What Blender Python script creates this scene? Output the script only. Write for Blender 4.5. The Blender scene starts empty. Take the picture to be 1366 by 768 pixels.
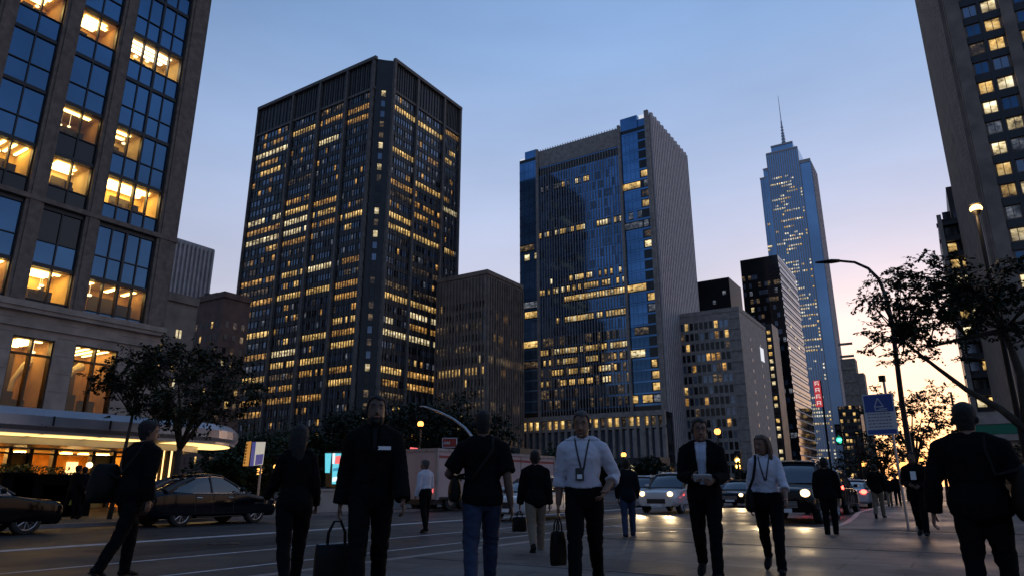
import bpy, bmesh, math, random
import numpy as np
from mathutils import Vector, Matrix, noise
R = math.radians
sc = bpy.context.scene
col = sc.collection
# ------------------------------------------------------------------ camera
FPX, CAMZ = 910.0, 1.05
PITCH = math.atan(264/910); YAW = math.atan(607/(FPX/math.cos(PITCH)))
cam = bpy.data.objects.new('camera', bpy.data.cameras.new('camera')); col.objects.link(cam)
cam.data.sensor_width = 36; cam.data.lens = 36*FPX/1366; cam.data.clip_end = 6000; cam.data.clip_start = 0.05
cam.location = (0, 0, CAMZ); cam.rotation_euler = (R(90)+PITCH, 0, YAW); sc.camera = cam
# ------------------------------------------------------------------ dusk sky
SUN_AZ = R(-3.0)                      # direction of the afterglow, measured from +Y towards +X
sun_dir = Vector((math.sin(SUN_AZ), math.cos(SUN_AZ), 0))
w = bpy.data.worlds.new('World'); sc.world = w; w.use_nodes = True
nt = w.node_tree; nt.nodes.clear(); N = nt.nodes.new; L = nt.links.new
out = N('ShaderNodeOutputWorld')
sky = N('ShaderNodeTexSky'); sky.sky_type = 'NISHITA'; sky.sun_disc = False
sky.sun_elevation = R(1.0); sky.sun_rotation = SUN_AZ
bgs = N('ShaderNodeBackground'); bgs.inputs['Strength'].default_value = 0.05; L(sky.outputs[0], bgs.inputs[0])
tc = N('ShaderNodeTexCoord'); sep = N('ShaderNodeSeparateXYZ'); L(tc.outputs['Generated'], sep.inputs[0])
def ramp(pts):
    r = N('ShaderNodeValToRGB'); e = r.color_ramp.elements
    while len(e) > 1: e.remove(e[-1])
    e[0].position = pts[0][0]; e[0].color = (*pts[0][1], 1)
    for p, c in pts[1:]:
        q = e.new(p); q.color = (*c, 1)
    r.color_ramp.interpolation = 'B_SPLINE'
    return r
def S(r, g, b):                       # sRGB 0-255 -> linear
    f = lambda c: (c/255/12.92) if c/255 <= .04045 else ((c/255+.055)/1.055)**2.4
    return (f(r), f(g), f(b))
glow = ramp([(0, S(232,180,142)), (.07, S(236,207,190)), (.15, S(222,210,216)), (.27, S(196,198,221)), (.42, S(164,182,217)), (.60, S(126,163,212)), (1, S(74,112,164))])
cool = ramp([(0, S(62,62,74)), (.12, S(96,106,134)), (.3, S(100,124,160)), (.6, S(78,110,155)), (1, S(62,94,140))])
L(sep.outputs[2], glow.inputs[0]); L(sep.outputs[2], cool.inputs[0])
dt = N('ShaderNodeVectorMath'); dt.operation = 'DOT_PRODUCT'; L(tc.outputs['Generated'], dt.inputs[0]); dt.inputs[1].default_value = sun_dir
mr = N('ShaderNodeMapRange'); mr.interpolation_type = 'SMOOTHSTEP'; mr.inputs[1].default_value = -.35; mr.inputs[2].default_value = 0.8; L(dt.outputs['Value'], mr.inputs[0])
mx = N('ShaderNodeMix'); mx.data_type = 'RGBA'; L(mr.outputs[0], mx.inputs[0]); L(cool.outputs[0], mx.inputs[6]); L(glow.outputs[0], mx.inputs[7])
# the bright patch low over the street end
pw = N('ShaderNodeMath'); pw.operation = 'MAXIMUM'; L(dt.outputs['Value'], pw.inputs[0]); pw.inputs[1].default_value = 0
pw2 = N('ShaderNodeMath'); pw2.operation = 'POWER'; L(pw.outputs[0], pw2.inputs[0]); pw2.inputs[1].default_value = 60
pc = N('ShaderNodeMix'); pc.data_type = 'RGBA'; pc.inputs[6].default_value = (0,0,0,1); pc.inputs[7].default_value = (1.3,.62,.16,1); L(pw2.outputs[0], pc.inputs[0])
ad = N('ShaderNodeMix'); ad.data_type = 'RGBA'; ad.blend_type = 'ADD'; ad.inputs[0].default_value = 1; L(mx.outputs[2], ad.inputs[6]); L(pc.outputs[2], ad.inputs[7])
cn = N('ShaderNodeTexNoise'); cn.inputs['Scale'].default_value = 2.2; cn.inputs['Detail'].default_value = 5
cm = N('ShaderNodeMapping'); cm.inputs['Scale'].default_value = (1,1,3.2); L(tc.outputs['Generated'], cm.inputs[0]); L(cm.outputs[0], cn.inputs[0])
cr = N('ShaderNodeMapRange'); cr.inputs[1].default_value = .3; cr.inputs[2].default_value = .7; cr.inputs[3].default_value = .97; cr.inputs[4].default_value = 1.17; L(cn.outputs[0], cr.inputs[0])
bgc = N('ShaderNodeBackground'); L(ad.outputs[2], bgc.inputs[0]); L(cr.outputs[0], bgc.inputs[1])
sh = N('ShaderNodeAddShader'); L(bgs.outputs[0], sh.inputs[0]); L(bgc.outputs[0], sh.inputs[1]); L(sh.outputs[0], out.inputs[0])
sun = bpy.data.objects.new('sun', bpy.data.lights.new('sun', 'SUN')); col.objects.link(sun)
sun.data.energy = 0.25; sun.data.angle = R(12); sun.data.color = (1, .62, .38)
sun.rotation_euler = (R(90-3), 0, math.pi - SUN_AZ)
vs = sc.view_settings; vs.view_transform = 'Standard'; vs.look = 'None'; vs.gamma = 1; vs.exposure = 0.0; vs.use_curve_mapping = False
sc.cycles.max_bounces = 5; sc.cycles.diffuse_bounces = 2; sc.cycles.glossy_bounces = 3; sc.cycles.transparent_max_bounces = 8
sc.cycles.sample_clamp_indirect = 3; sc.cycles.use_denoising = True; sc.cycles.caustics_reflective = False; sc.cycles.caustics_refractive = False
# ------------------------------------------------------------------ measuring helpers (pixel of the 1366 wide photo -> real place)
_F = np.array([-math.sin(YAW)*math.cos(PITCH), math.cos(YAW)*math.cos(PITCH), math.sin(PITCH)])
_R = np.array([math.cos(YAW), math.sin(YAW), 0.]); _U = np.cross(_R, _F)
def ray(x, y):
    d = _F+_R*(x-683)/FPX+_U*(384-y)/FPX; return d/np.linalg.norm(d)
def onX(x, y, X): d = ray(x, y); return np.array([0,0,CAMZ])+d*(X/d[0])
def onY(x, y, Y): d = ray(x, y); return np.array([0,0,CAMZ])+d*(Y/d[1])
def atD(x, y, D): d = ray(x, y); return np.array([0,0,CAMZ])+d*(D/math.hypot(d[0], d[1]))
def ground(x, y, z=0): d = ray(x, y); return np.array([0,0,CAMZ])+d*((z-CAMZ)/d[2])
# ------------------------------------------------------------------ materials
M = {}
def mat(name, rgb, rough=.6, metal=0, noise_s=0, noise_a=.25, bump=0, emit=None, es=0, spec=.5, coat=0, sample=None, obj=True):
    if name in M: return M[name]
    m = bpy.data.materials.new(name); m.use_nodes = True; t = m.node_tree; b = t.nodes['Principled BSDF']
    b.inputs['Base Color'].default_value = (*rgb, 1); b.inputs['Roughness'].default_value = rough; b.inputs['Metallic'].default_value = metal
    b.inputs['Specular IOR Level'].default_value = spec; b.inputs['Coat Weight'].default_value = coat
    if noise_s:
        c = t.nodes.new('ShaderNodeTexCoord'); n = t.nodes.new('ShaderNodeTexNoise'); n.inputs['Scale'].default_value = noise_s; n.inputs['Detail'].default_value = 6
        t.links.new(c.outputs['Object'], n.inputs[0])
        r = t.nodes.new('ShaderNodeMapRange'); r.inputs[1].default_value = .3; r.inputs[2].default_value = .7
        r.inputs[3].default_value = 1-noise_a; r.inputs[4].default_value = 1+noise_a; t.links.new(n.outputs[0], r.inputs[0])
        v = t.nodes.new('ShaderNodeVectorMath'); v.operation = 'SCALE'; v.inputs[0].default_value = rgb; t.links.new(r.outputs[0], v.inputs['Scale'])
        t.links.new(v.outputs[0], b.inputs['Base Color'])
        rr = t.nodes.new('ShaderNodeMapRange'); rr.inputs[3].default_value = max(0, rough-.08); rr.inputs[4].default_value = min(1, rough+.1)
        t.links.new(n.outputs[0], rr.inputs[0]); t.links.new(rr.outputs[0], b.inputs['Roughness'])
        if bump:
            u = t.nodes.new('ShaderNodeBump'); u.inputs['Strength'].default_value = bump; u.inputs['Distance'].default_value = .02
            t.links.new(n.outputs[0], u.inputs['Height']); t.links.new(u.outputs[0], b.inputs['Normal'])
    if emit:
        b.inputs['Emission Color'].default_value = (*emit, 1); b.inputs['Emission Strength'].default_value = es
        if sample is not None: m.cycles.emission_sampling = sample
    M[name] = m; return m
mat('stone_warm', (.36,.29,.24), .8, noise_s=1.3, noise_a=.25, bump=.3)
mat('stone_pier', (.19,.148,.12), .8, noise_s=3, noise_a=.3, bump=.4)
mat('concrete', (.40,.34,.295), .8, noise_s=.7, noise_a=.25, bump=.2)
mat('concrete_dark', (.17,.145,.13), .8, noise_s=.9, noise_a=.3)
mat('concrete_brown', (.29,.22,.175), .8, noise_s=.4, noise_a=.3)
mat('brick_brown', (.17,.095,.07), .85, noise_s=.5, noise_a=.3)
mat('precast_pale', (.62,.55,.53), .7, noise_s=.5, noise_a=.15)
mat('dark_cladding', (.035,.034,.036), .45, noise_s=.3, noise_a=.3)
mat('black_metal', (.012,.012,.013), .4, metal=.6)
mat('frame_metal', (.03,.032,.036), .4, metal=.5)
mat('bronze', (.06,.045,.03), .4, metal=.7)
mat('chrome', (.7,.7,.72), .12, metal=1)
mat('steel', (.4,.4,.42), .35, metal=1)
mat('canopy_metal', (.34,.34,.37), .3, metal=.3, noise_s=2, noise_a=.08)
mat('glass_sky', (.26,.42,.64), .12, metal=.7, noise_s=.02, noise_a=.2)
mat('glass_mid', (.10,.235,.46), .07, metal=.8, noise_s=.1, noise_a=.3)
mat('glass_blue', (.05,.125,.235), .06, metal=.8, noise_s=.15, noise_a=.3, spec=.8)
mat('glass_pure', (.17,.22,.30), .05, metal=.6, noise_s=.1, noise_a=.35, spec=.8)
mat('glass_black', (.012,.014,.018), .05, metal=.15, noise_s=.1, noise_a=.4)
mat('rubber', (.018,.018,.018), .85); mat('plastic_black', (.02,.02,.022), .45)
mat('white_paint', (.42,.40,.40), .6, noise_s=7, noise_a=.35); mat('yellow_paint', (.13,.09,.04), .6, noise_s=7, noise_a=.35)
mat('kerb_stone', (.20,.18,.175), .4, noise_s=4, noise_a=.2)
mat('bark', (.05,.038,.028), .9, noise_s=9, noise_a=.4, bump=.8)
mat('skin', (.17,.088,.058), .55, noise_s=14, noise_a=.1); mat('skin_dark', (.085,.045,.03), .55)
mat('hair_dark', (.006,.005,.005), .8, noise_s=60, noise_a=.5, bump=.5); mat('hair_brown', (.07,.032,.016), .6, noise_s=60, noise_a=.4, bump=.5); mat('hair_grey', (.05,.045,.042), .8, noise_s=60, noise_a=.4, bump=.5)
mat('cloth_black', (.005,.005,.006), .9, noise_s=25, noise_a=.3, bump=.15, spec=.08); mat('cloth_navy', (.007,.008,.013), .9, noise_s=25, noise_a=.3, bump=.15, spec=.1)
mat('cloth_white', (.50,.50,.58), .8, noise_s=6, noise_a=.08, bump=.2); mat('cloth_blue', (.36,.40,.52), .8, noise_s=6, noise_a=.1)
mat('denim', (.012,.022,.055), .85, noise_s=12, noise_a=.35); mat('khaki', (.15,.115,.08), .85, noise_s=12, noise_a=.15)
mat('leather', (.006,.006,.006), .6, noise_s=30, noise_a=.3, bump=.2, spec=.15); mat('red_cloth', (.3,.03,.03), .8)
mat('paper', (.75,.75,.78), .6); mat('yellow_bag', (.55,.48,.05), .6)
mat('sign_blue', (.02,.07,.33), .45); mat('sign_white', (.6,.62,.68), .5); mat('sign_grey', (.16,.17,.2), .6); mat('sign_green', (.0,.16,.085), .5); mat('sign_red', (.5,.04,.05), .5)
mat('paint_black', (.002,.002,.003), .06, spec=.25); mat('paint_navy', (.002,.003,.007), .06, spec=.28); mat('planter_black', (.004,.004,.004), .9, spec=.1); mat('paint_white', (.55,.55,.56), .3, coat=1); mat('paint_red', (.30,.02,.02), .3, coat=1)
mat('car_glass', (.02,.024,.03), .04, spec=.9, coat=.5)
mat('truck_pink', (.52,.38,.37), .5, noise_s=1, noise_a=.12); mat('truck_red', (.32,.05,.05), .5)
mat('eye_white', (.16,.14,.13), .4); mat('lip', (.22,.08,.06), .5)
def em(name, c, s, smp=None): return mat(name, (.02,.02,.02), .4, emit=c, es=s, sample=smp)
em('lamp_orange', (1,.58,.2), 4.5); em('lamp_far', (1,.42,.09), 3.4, 'NONE'); em('headlight', (1,.70,.38), 3.2, 'NONE'); em('headlight_on', (1,.66,.34), 3.6, 'NONE'); em('tail', (1,.05,.03), 14, 'NONE')
em('ceiling_light', (1,.66,.22), 9); em('ceiling_white', (1,.80,.52), 6); em('canopy_light', (1,.62,.2), 2.3); em('gold_strip', (1,.6,.22), 2.5); em('lobby_light', (1,.55,.14), 30); em('pendant', (1,.72,.36), 3, 'NONE')
em('screen_cyan', (.12,.62,.75), 1.1); em('screen_white', (.8,.9,1), 1.3, 'NONE'); em('screen_red', (1,.16,.16), 1.2, 'NONE'); em('screen_blue', (.04,.30,.5), 1., 'NONE')
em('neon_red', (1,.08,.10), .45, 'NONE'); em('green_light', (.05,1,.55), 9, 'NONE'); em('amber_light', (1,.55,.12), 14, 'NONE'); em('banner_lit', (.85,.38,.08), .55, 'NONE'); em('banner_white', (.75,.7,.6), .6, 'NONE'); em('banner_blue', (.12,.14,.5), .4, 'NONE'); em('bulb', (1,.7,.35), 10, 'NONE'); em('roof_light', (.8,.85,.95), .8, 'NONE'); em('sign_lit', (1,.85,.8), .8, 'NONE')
def shade_wall(name, rgb): return mat(name, rgb, .8, noise_s=1.5, noise_a=.15)
mat('room_wall', (.85,.60,.2), .7, noise_s=1, noise_a=.2); mat('room_ceiling', (.75,.52,.2), .8); mat('wood_panel', (.62,.30,.05), .45, noise_s=3, noise_a=.3); mat('furniture', (.05,.035,.02), .6); mat('lounge_cream', (.6,.5,.33), .6)
def lit_mat(name, c1, c2, s, sx=.55):
    """glass of an occupied office: bright ceiling strip, uneven furniture and blinds behind the pane; an actual light source"""
    m = bpy.data.materials.new(name); m.use_nodes = True; t = m.node_tree; b = t.nodes['Principled BSDF']; n_ = t.nodes.new; l = t.links.new
    b.inputs['Base Color'].default_value = (.02,.022,.03,1); b.inputs['Roughness'].default_value = .06
    g = n_('ShaderNodeNewGeometry'); mp = n_('ShaderNodeMapping'); mp.inputs['Scale'].default_value = (sx, sx, sx*1.7); l(g.outputs['Position'], mp.inputs[0])
    a = n_('ShaderNodeTexNoise'); a.inputs['Scale'].default_value = 1.; a.inputs['Detail'].default_value = 4; a.inputs['Roughness'].default_value = .7; l(mp.outputs[0], a.inputs[0])
    r = n_('ShaderNodeValToRGB'); e = r.color_ramp.elements; e[0].position = .36; e[0].color = (*[v*.12 for v in c2], 1); e[1].position = .66; e[1].color = (*c1, 1)
    q = e.new(.5); q.color = (*c2, 1); l(a.outputs[0], r.inputs[0])
    uv = n_('ShaderNodeUVMap'); s2 = n_('ShaderNodeSeparateXYZ'); l(uv.outputs[0], s2.inputs[0])
    k = n_('ShaderNodeMapRange'); k.inputs[1].default_value = 0; k.inputs[2].default_value = 1; k.inputs[3].default_value = .45; k.inputs[4].default_value = 1.25; l(s2.outputs[1], k.inputs[0])
    n3 = n_('ShaderNodeTexNoise'); n3.inputs['Scale'].default_value = .21; n3.inputs['Detail'].default_value = 3; l(g.outputs['Position'], n3.inputs[0]); k3 = n_('ShaderNodeMapRange'); k3.inputs[1].default_value = .35; k3.inputs[2].default_value = .65; k3.inputs[3].default_value = .45*s; k3.inputs[4].default_value = 1.5*s; l(n3.outputs[0], k3.inputs[0])
    mu = n_('ShaderNodeMath'); mu.operation = 'MULTIPLY'; l(k3.outputs[0], mu.inputs[1]); l(k.outputs[0], mu.inputs[0])
    l(r.outputs[0], b.inputs['Emission Color']); l(mu.outputs[0], b.inputs['Emission Strength']); m.cycles.emission_sampling = 'NONE'
    M[name] = m; return m
lit_mat('lit_warm', (1,.72,.30), (.70,.42,.12), 1.1); lit_mat('lit_orange', (.95,.55,.17), (.45,.22,.05), .9); lit_mat('lit_silver', (.95,.9,.75), (.55,.50,.38), 1.5); lit_mat('lit_white', (1,.88,.6), (.62,.48,.24), 1.25)
lit_mat('lit_dim', (.42,.28,.13), (.08,.055,.035), .55); lit_mat('lit_grey', (.36,.37,.40), (.10,.115,.15), .55); lit_mat('lit_near', (1,.62,.18), (.5,.26,.05), 1., 1.2)
def clear_glass():
    m = bpy.data.materials.new('pane_glass'); m.use_nodes = True; t = m.node_tree; t.nodes.clear(); n_ = t.nodes.new; l = t.links.new
    o = n_('ShaderNodeOutputMaterial'); tr = n_('ShaderNodeBsdfTransparent'); tr.inputs[0].default_value = (.86,.88,.86,1); gl = n_('ShaderNodeBsdfGlossy'); gl.inputs['Roughness'].default_value = .03
    fr = n_('ShaderNodeFresnel'); fr.inputs[0].default_value = 1.5; mx_ = n_('ShaderNodeMixShader'); l(fr.outputs[0], mx_.inputs[0]); l(tr.outputs[0], mx_.inputs[1]); l(gl.outputs[0], mx_.inputs[2]); l(mx_.outputs[0], o.inputs[0])
    M['pane_glass'] = m
clear_glass()
def ground_mat(name, rgb, rough, scale_n, brick=None, na=.3, spec=.5):
    m = bpy.data.materials.new(name); m.use_nodes = True; t = m.node_tree; b = t.nodes['Principled BSDF']; n_ = t.nodes.new; l = t.links.new
    g = n_('ShaderNodeNewGeometry'); n1 = n_('ShaderNodeTexNoise'); n1.inputs['Scale'].default_value = scale_n; n1.inputs['Detail'].default_value = 8; l(g.outputs['Position'], n1.inputs[0])
    n2 = n_('ShaderNodeTexNoise'); n2.inputs['Scale'].default_value = .35; n2.inputs['Detail'].default_value = 5; l(g.outputs['Position'], n2.inputs[0])
    ad_ = n_('ShaderNodeMath'); ad_.operation = 'ADD'; l(n1.outputs[0], ad_.inputs[0]); l(n2.outputs[0], ad_.inputs[1])
    r = n_('ShaderNodeMapRange'); r.inputs[1].default_value = .7; r.inputs[2].default_value = 1.3; r.inputs[3].default_value = 1-na; r.inputs[4].default_value = 1+na; l(ad_.outputs[0], r.inputs[0])
    v = n_('ShaderNodeVectorMath'); v.operation = 'SCALE'; v.inputs[0].default_value = rgb; l(r.outputs[0], v.inputs['Scale'])
    last = v.outputs[0]; hgt = n1.outputs[0]
    if brick:
        bk = n_('ShaderNodeTexBrick'); bk.inputs['Scale'].default_value = 1; bk.inputs['Brick Width'].default_value = brick[0]; bk.inputs['Row Height'].default_value = brick[1]
        bk.inputs['Mortar Size'].default_value = .022; bk.inputs['Color1'].default_value = (.78,.78,.78,1); bk.inputs['Color2'].default_value = (1.2,1.18,1.16,1); bk.inputs['Mortar'].default_value = (.35,.35,.35,1); bk.inputs['Bias'].default_value = -.1
        l(g.outputs['Position'], bk.inputs[0])
        mm = n_('ShaderNodeVectorMath'); mm.operation = 'MULTIPLY'; l(last, mm.inputs[0]); l(bk.outputs[0], mm.inputs[1]); last = mm.outputs[0]
    vo = n_('ShaderNodeTexVoronoi'); vo.feature = 'DISTANCE_TO_EDGE'; vo.inputs['Scale'].default_value = .33; wv = n_('ShaderNodeVectorMath'); wv.operation = 'MULTIPLY_ADD'; wn2 = n_('ShaderNodeTexNoise'); wn2.inputs['Scale'].default_value = 1.7; wn2.inputs['Detail'].default_value = 6; l(g.outputs['Position'], wn2.inputs[0]); l(wn2.outputs[1], wv.inputs[0]); wv.inputs[1].default_value = (1.6,1.6,0); l(g.outputs['Position'], wv.inputs[2]); l(wv.outputs[0], vo.inputs[0])
    ck = n_('ShaderNodeMapRange'); ck.inputs[1].default_value = 0; ck.inputs[2].default_value = .012; ck.inputs[3].default_value = .45 if not brick else .9; ck.inputs[4].default_value = 1; l(vo.outputs['Distance'], ck.inputs[0])
    st_ = n_('ShaderNodeTexNoise'); st_.inputs['Scale'].default_value = 1.1; st_.inputs['Detail'].default_value = 9; st_.inputs['Roughness'].default_value = .75; l(g.outputs['Position'], st_.inputs[0]); sr = n_('ShaderNodeMapRange'); sr.inputs[1].default_value = .38; sr.inputs[2].default_value = .62; sr.inputs[3].default_value = .6; sr.inputs[4].default_value = 1.3; l(st_.outputs[0], sr.inputs[0])
    m4 = n_('ShaderNodeMath'); m4.operation = 'MULTIPLY'; l(ck.outputs[0], m4.inputs[0]); l(sr.outputs[0], m4.inputs[1]); m5 = n_('ShaderNodeVectorMath'); m5.operation = 'SCALE'; l(last, m5.inputs[0]); l(m4.outputs[0], m5.inputs['Scale']); last = m5.outputs[0]
    l(last, b.inputs['Base Color'])
    rr = n_('ShaderNodeMapRange'); rr.inputs[1].default_value = .35; rr.inputs[2].default_value = .65; rr.inputs[3].default_value = rough-.14; rr.inputs[4].default_value = rough+.12; l(n2.outputs[0], rr.inputs[0]); l(rr.outputs[0], b.inputs['Roughness'])
    u = n_('ShaderNodeBump'); u.inputs['Strength'].default_value = .35; u.inputs['Distance'].default_value = .01; l(hgt, u.inputs['Height']); l(u.outputs[0], b.inputs['Normal'])
    b.inputs['Specular IOR Level'].default_value = spec; M[name] = m
ground_mat('asphalt', (.034,.032,.032), .55, 45, spec=.22); ground_mat('paving', (.088,.080,.077), .56, 30, (1.6,.8), spec=.22); ground_mat('paving_far', (.07,.066,.064), .65, 30, (1.2,.6), spec=.3); ground_mat('drain_dark', (.014,.014,.015), .6, 30, spec=.2); ground_mat('paver_band', (.060,.055,.053), .56, 30, (1.6,.8), spec=.22)
def leaf_mat(name, rgb):
    m = bpy.data.materials.new(name); m.use_nodes = True; t = m.node_tree; b = t.nodes['Principled BSDF']; n_ = t.nodes.new; l = t.links.new
    b.inputs['Roughness'].default_value = .6; b.inputs['Specular IOR Level'].default_value = .25
    g = n_('ShaderNodeNewGeometry'); n1 = n_('ShaderNodeTexNoise'); n1.inputs['Scale'].default_value = 1.2; n1.inputs['Detail'].default_value = 6; l(g.outputs['Position'], n1.inputs[0])
    r = n_('ShaderNodeMapRange'); r.inputs[1].default_value = .3; r.inputs[2].default_value = .7; r.inputs[3].default_value = .5; r.inputs[4].default_value = 1.6; l(n1.outputs[0], r.inputs[0])
    v = n_('ShaderNodeVectorMath'); v.operation = 'SCALE'; v.inputs[0].default_value = rgb; l(r.outputs[0], v.inputs['Scale']); l(v.outputs[0], b.inputs['Base Color'])
    M[name] = m
leaf_mat('leaf_dark', (.022,.030,.014)); leaf_mat('leaf_green', (.030,.05,.016))
# ------------------------------------------------------------------ mesh builder
class MB:
    def __init__(s): s.v = []; s.f = []; s.m = []; s.uv = []
    def poly(s, pts, mi=0, uv=None):
        b = len(s.v); s.v += [tuple(p) for p in pts]; s.f.append(tuple(range(b, b+len(pts)))); s.m.append(mi); s.uv.append(uv)
    def box(s, a, b, mi=0, T=None):
        (x0,y0,z0),(x1,y1,z1) = [min(p,q) for p,q in zip(a,b)], [max(p,q) for p,q in zip(a,b)]
        P = [(x0,y0,z0),(x1,y0,z0),(x1,y1,z0),(x0,y1,z0),(x0,y0,z1),(x1,y0,z1),(x1,y1,z1),(x0,y1,z1)]
        if T is not None: P = [tuple(T @ Vector(p)) for p in P]
        k = len(s.v); s.v += P
        for f in ((0,3,2,1),(4,5,6,7),(0,1,5,4),(1,2,6,5),(2,3,7,6),(3,0,4,7)): s.f.append(tuple(k+i for i in f)); s.m.append(mi); s.uv.append(None)
    def tube(s, pts, rad, n=8, mi=0, flat=1, side=None, caps=True):
        """tapered tube through pts; rad scalars or (a,b) pairs"""
        pts = [Vector(p) for p in pts]; k0 = len(s.v); prev = Vector(side) if side else None
        for i, p in enumerate(pts):
            d = (pts[min(i+1, len(pts)-1)]-pts[max(i-1, 0)]).normalized()
            if prev is None: prev = Vector((1,0,0)) if abs(d.x) < .9 else Vector((0,1,0))
            a = (prev-d*prev.dot(d)).normalized(); prev = a; b = d.cross(a)
            r = rad[i] if isinstance(rad, (list, tuple)) else rad
            ra, rb = r if isinstance(r, tuple) else (r, r*flat)
            for j in range(n):
                t = 2*math.pi*j/n; s.v.append(tuple(p+a*(ra*math.cos(t))+b*(rb*math.sin(t))))
        for i in range(len(pts)-1):
            for j in range(n):
                q = (j+1) % n; s.f.append((k0+i*n+j, k0+i*n+q, k0+(i+1)*n+q, k0+(i+1)*n+j)); s.m.append(mi); s.uv.append(None)
        if caps:
            s.f.append(tuple(k0+j for j in reversed(range(n)))); s.m.append(mi); s.uv.append(None)
            e = k0+(len(pts)-1)*n; s.f.append(tuple(e+j for j in range(n))); s.m.append(mi); s.uv.append(None)
    def ball(s, c, r, n=10, mi=0):
        r = r if isinstance(r, tuple) else (r, r, r); k0 = len(s.v); m_ = n//2
        for i in range(m_+1):
            ph = math.pi*(i+.0)/m_; rr = max(math.sin(ph), .02)
            for j in range(n): t = 2*math.pi*j/n; s.v.append((c[0]+r[0]*rr*math.cos(t), c[1]+r[1]*rr*math.sin(t), c[2]-r[2]*math.cos(ph)))
        for i in range(m_):
            for j in range(n): q = (j+1) % n; s.f.append((k0+i*n+j, k0+i*n+q, k0+(i+1)*n+q, k0+(i+1)*n+j)); s.m.append(mi); s.uv.append(None)
        s.f.append(tuple(k0+j for j in reversed(range(n)))); s.m.append(mi); s.uv.append(None)
        e = k0+m_*n; s.f.append(tuple(e+j for j in range(n))); s.m.append(mi); s.uv.append(None)
    def prism(s, pts, z0, z1, mi=0, mi_side=None):
        n = len(pts); k = len(s.v); s.v += [(p[0],p[1],z0) for p in pts]+[(p[0],p[1],z1) for p in pts]
        s.f.append(tuple(k+i for i in reversed(range(n)))); s.m.append(mi); s.uv.append(None); s.f.append(tuple(k+n+i for i in range(n))); s.m.append(mi); s.uv.append(None)
        for i in range(n): j = (i+1) % n; s.f.append((k+i,k+j,k+n+j,k+n+i)); s.m.append(mi if mi_side is None else mi_side); s.uv.append(None)
    def mesh(s, name, mats):
        me = bpy.data.meshes.new(name); me.from_pydata(s.v, [], s.f)
        for m in (mats if isinstance(mats, (list, tuple)) else [mats]): me.materials.append(M[m])
        if any(s.m): me.polygons.foreach_set('material_index', s.m)
        if any(u for u in s.uv):
            ul = me.uv_layers.new(name='UVMap'); i = 0; buf = []
            for f, u in zip(s.f, s.uv): buf += [c for p in (u or [(0,.5)]*len(f)) for c in p]
            ul.data.foreach_set('uv', buf)
        return me
    def build(s, name, mats, parent=None, loc=None, smooth=False, bevel=0):
        me = s.mesh(name, mats)
        if smooth: me.polygons.foreach_set('use_smooth', [True]*len(me.polygons))
        o = bpy.data.objects.new(name, me); col.objects.link(o)
        if parent: o.parent = parent
        if loc is not None: o.location = loc
        if bevel:
            b = o.modifiers.new('bevel', 'BEVEL'); b.width = bevel; b.segments = 2; b.limit_method = 'ANGLE'
        return o
def tag(o, label=None, cat=None, group=None, kind=None):
    if label: o['label'] = label
    if cat: o['category'] = cat
    if group: o['group'] = group
    if kind: o['kind'] = kind
    return o
def empty(name, loc=(0,0,0), rz=0, label=None, cat=None, group=None):
    o = bpy.data.objects.new(name, None); o.location = loc; o.rotation_euler = (0,0,rz); o.empty_display_size = .3; col.objects.link(o); return tag(o, label, cat, group)
def struct(name, mb, mats, kind='structure'): return tag(mb.build(name, mats), kind=kind)
def quad_mesh(name, w_, h_, m):
    b = MB(); b.poly([(-w_/2,0,-h_/2),(w_/2,0,-h_/2),(w_/2,0,h_/2),(-w_/2,0,h_/2)], 0, [(0,0),(1,0),(1,1),(0,1)]); return b.mesh(name, m)
# ================================================================== SETTING: ground, street, pavement
b = MB(); b.poly([(-3000,-400,-.16),(3000,-400,-.16),(3000,3000,-.16),(-3000,3000,-.16)]); struct('ground', b, 'paving_far')
RZ = -.10
b = MB(); b.poly([(-22.2,-60,RZ),(-7.4,-60,RZ),(-7.4,13,RZ),(-3.0,17.5,RZ),(-3.2,24,RZ),(-4.0,32,RZ),(-4.0,900,RZ),(-22.2,900,RZ)]); struct('road', b, 'asphalt')
plaza = [(-7.5,-30),(-7.5,12.5),(-7.25,14.8),(-6.4,16.6),(-5.0,18.0),(-3.7,19.4),(-3.25,21.2),(-3.3,24),(-3.6,28),(-4.05,33),(-4.15,40),(-4.15,900),(60,900),(60,-30)]
b = MB(); b.prism(plaza, -.155, 0); struct('plaza', b, 'paving')
b = MB()
for i in range(len(plaza)-3):
    (x0,y0),(x1,y1) = plaza[i], plaza[i+1]; d = Vector((x1-x0,y1-y0,0)).normalized(); n = Vector((-d.y,d.x,0)); wdt = .16
    P = [Vector((x0,y0,0))+n*.02, Vector((x1,y1,0))+n*.02, Vector((x1,y1,0))-n*wdt, Vector((x0,y0,0))-n*wdt]
    if y0 > 100: continue
    P = [(p.x,p.y) for p in P]; b.prism(P, -.15, .005+.0006*(i % 3))
struct('kerb', b, 'kerb_stone')
b = MB(); b.box((-2.9,19.75,.0),(40,20.35,.008)); struct('trench_drain', b, 'drain_dark')
b = MB(); b.box((-3.0,19.5,.0),(40,19.62,.007)); struct('pavement_edging', b, 'kerb_stone')
b = MB(); b.box((-7.3,13.8,.0),(20,16.0,.005)); b.box((-7.3,8.6,.0),(20,10.0,.005)); struct('pavement_band', b, 'paver_band')
b = MB(); b.box((-200,-60,-.155),(-22.35,900,0)); struct('far_pavement', b, 'paving_far')
b = MB(); b.box((-22.36,-60,-.15),(-22.18,900,.006)); struct('far_kerb', b, 'kerb_stone')
b = MB()
z = RZ+.004
def stripe(x, y0, y1, w_, mi=0): b.poly([(x-w_/2,y0,z),(x+w_/2,y0,z),(x+w_/2,y1,z),(x-w_/2,y1,z)], mi)
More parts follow.
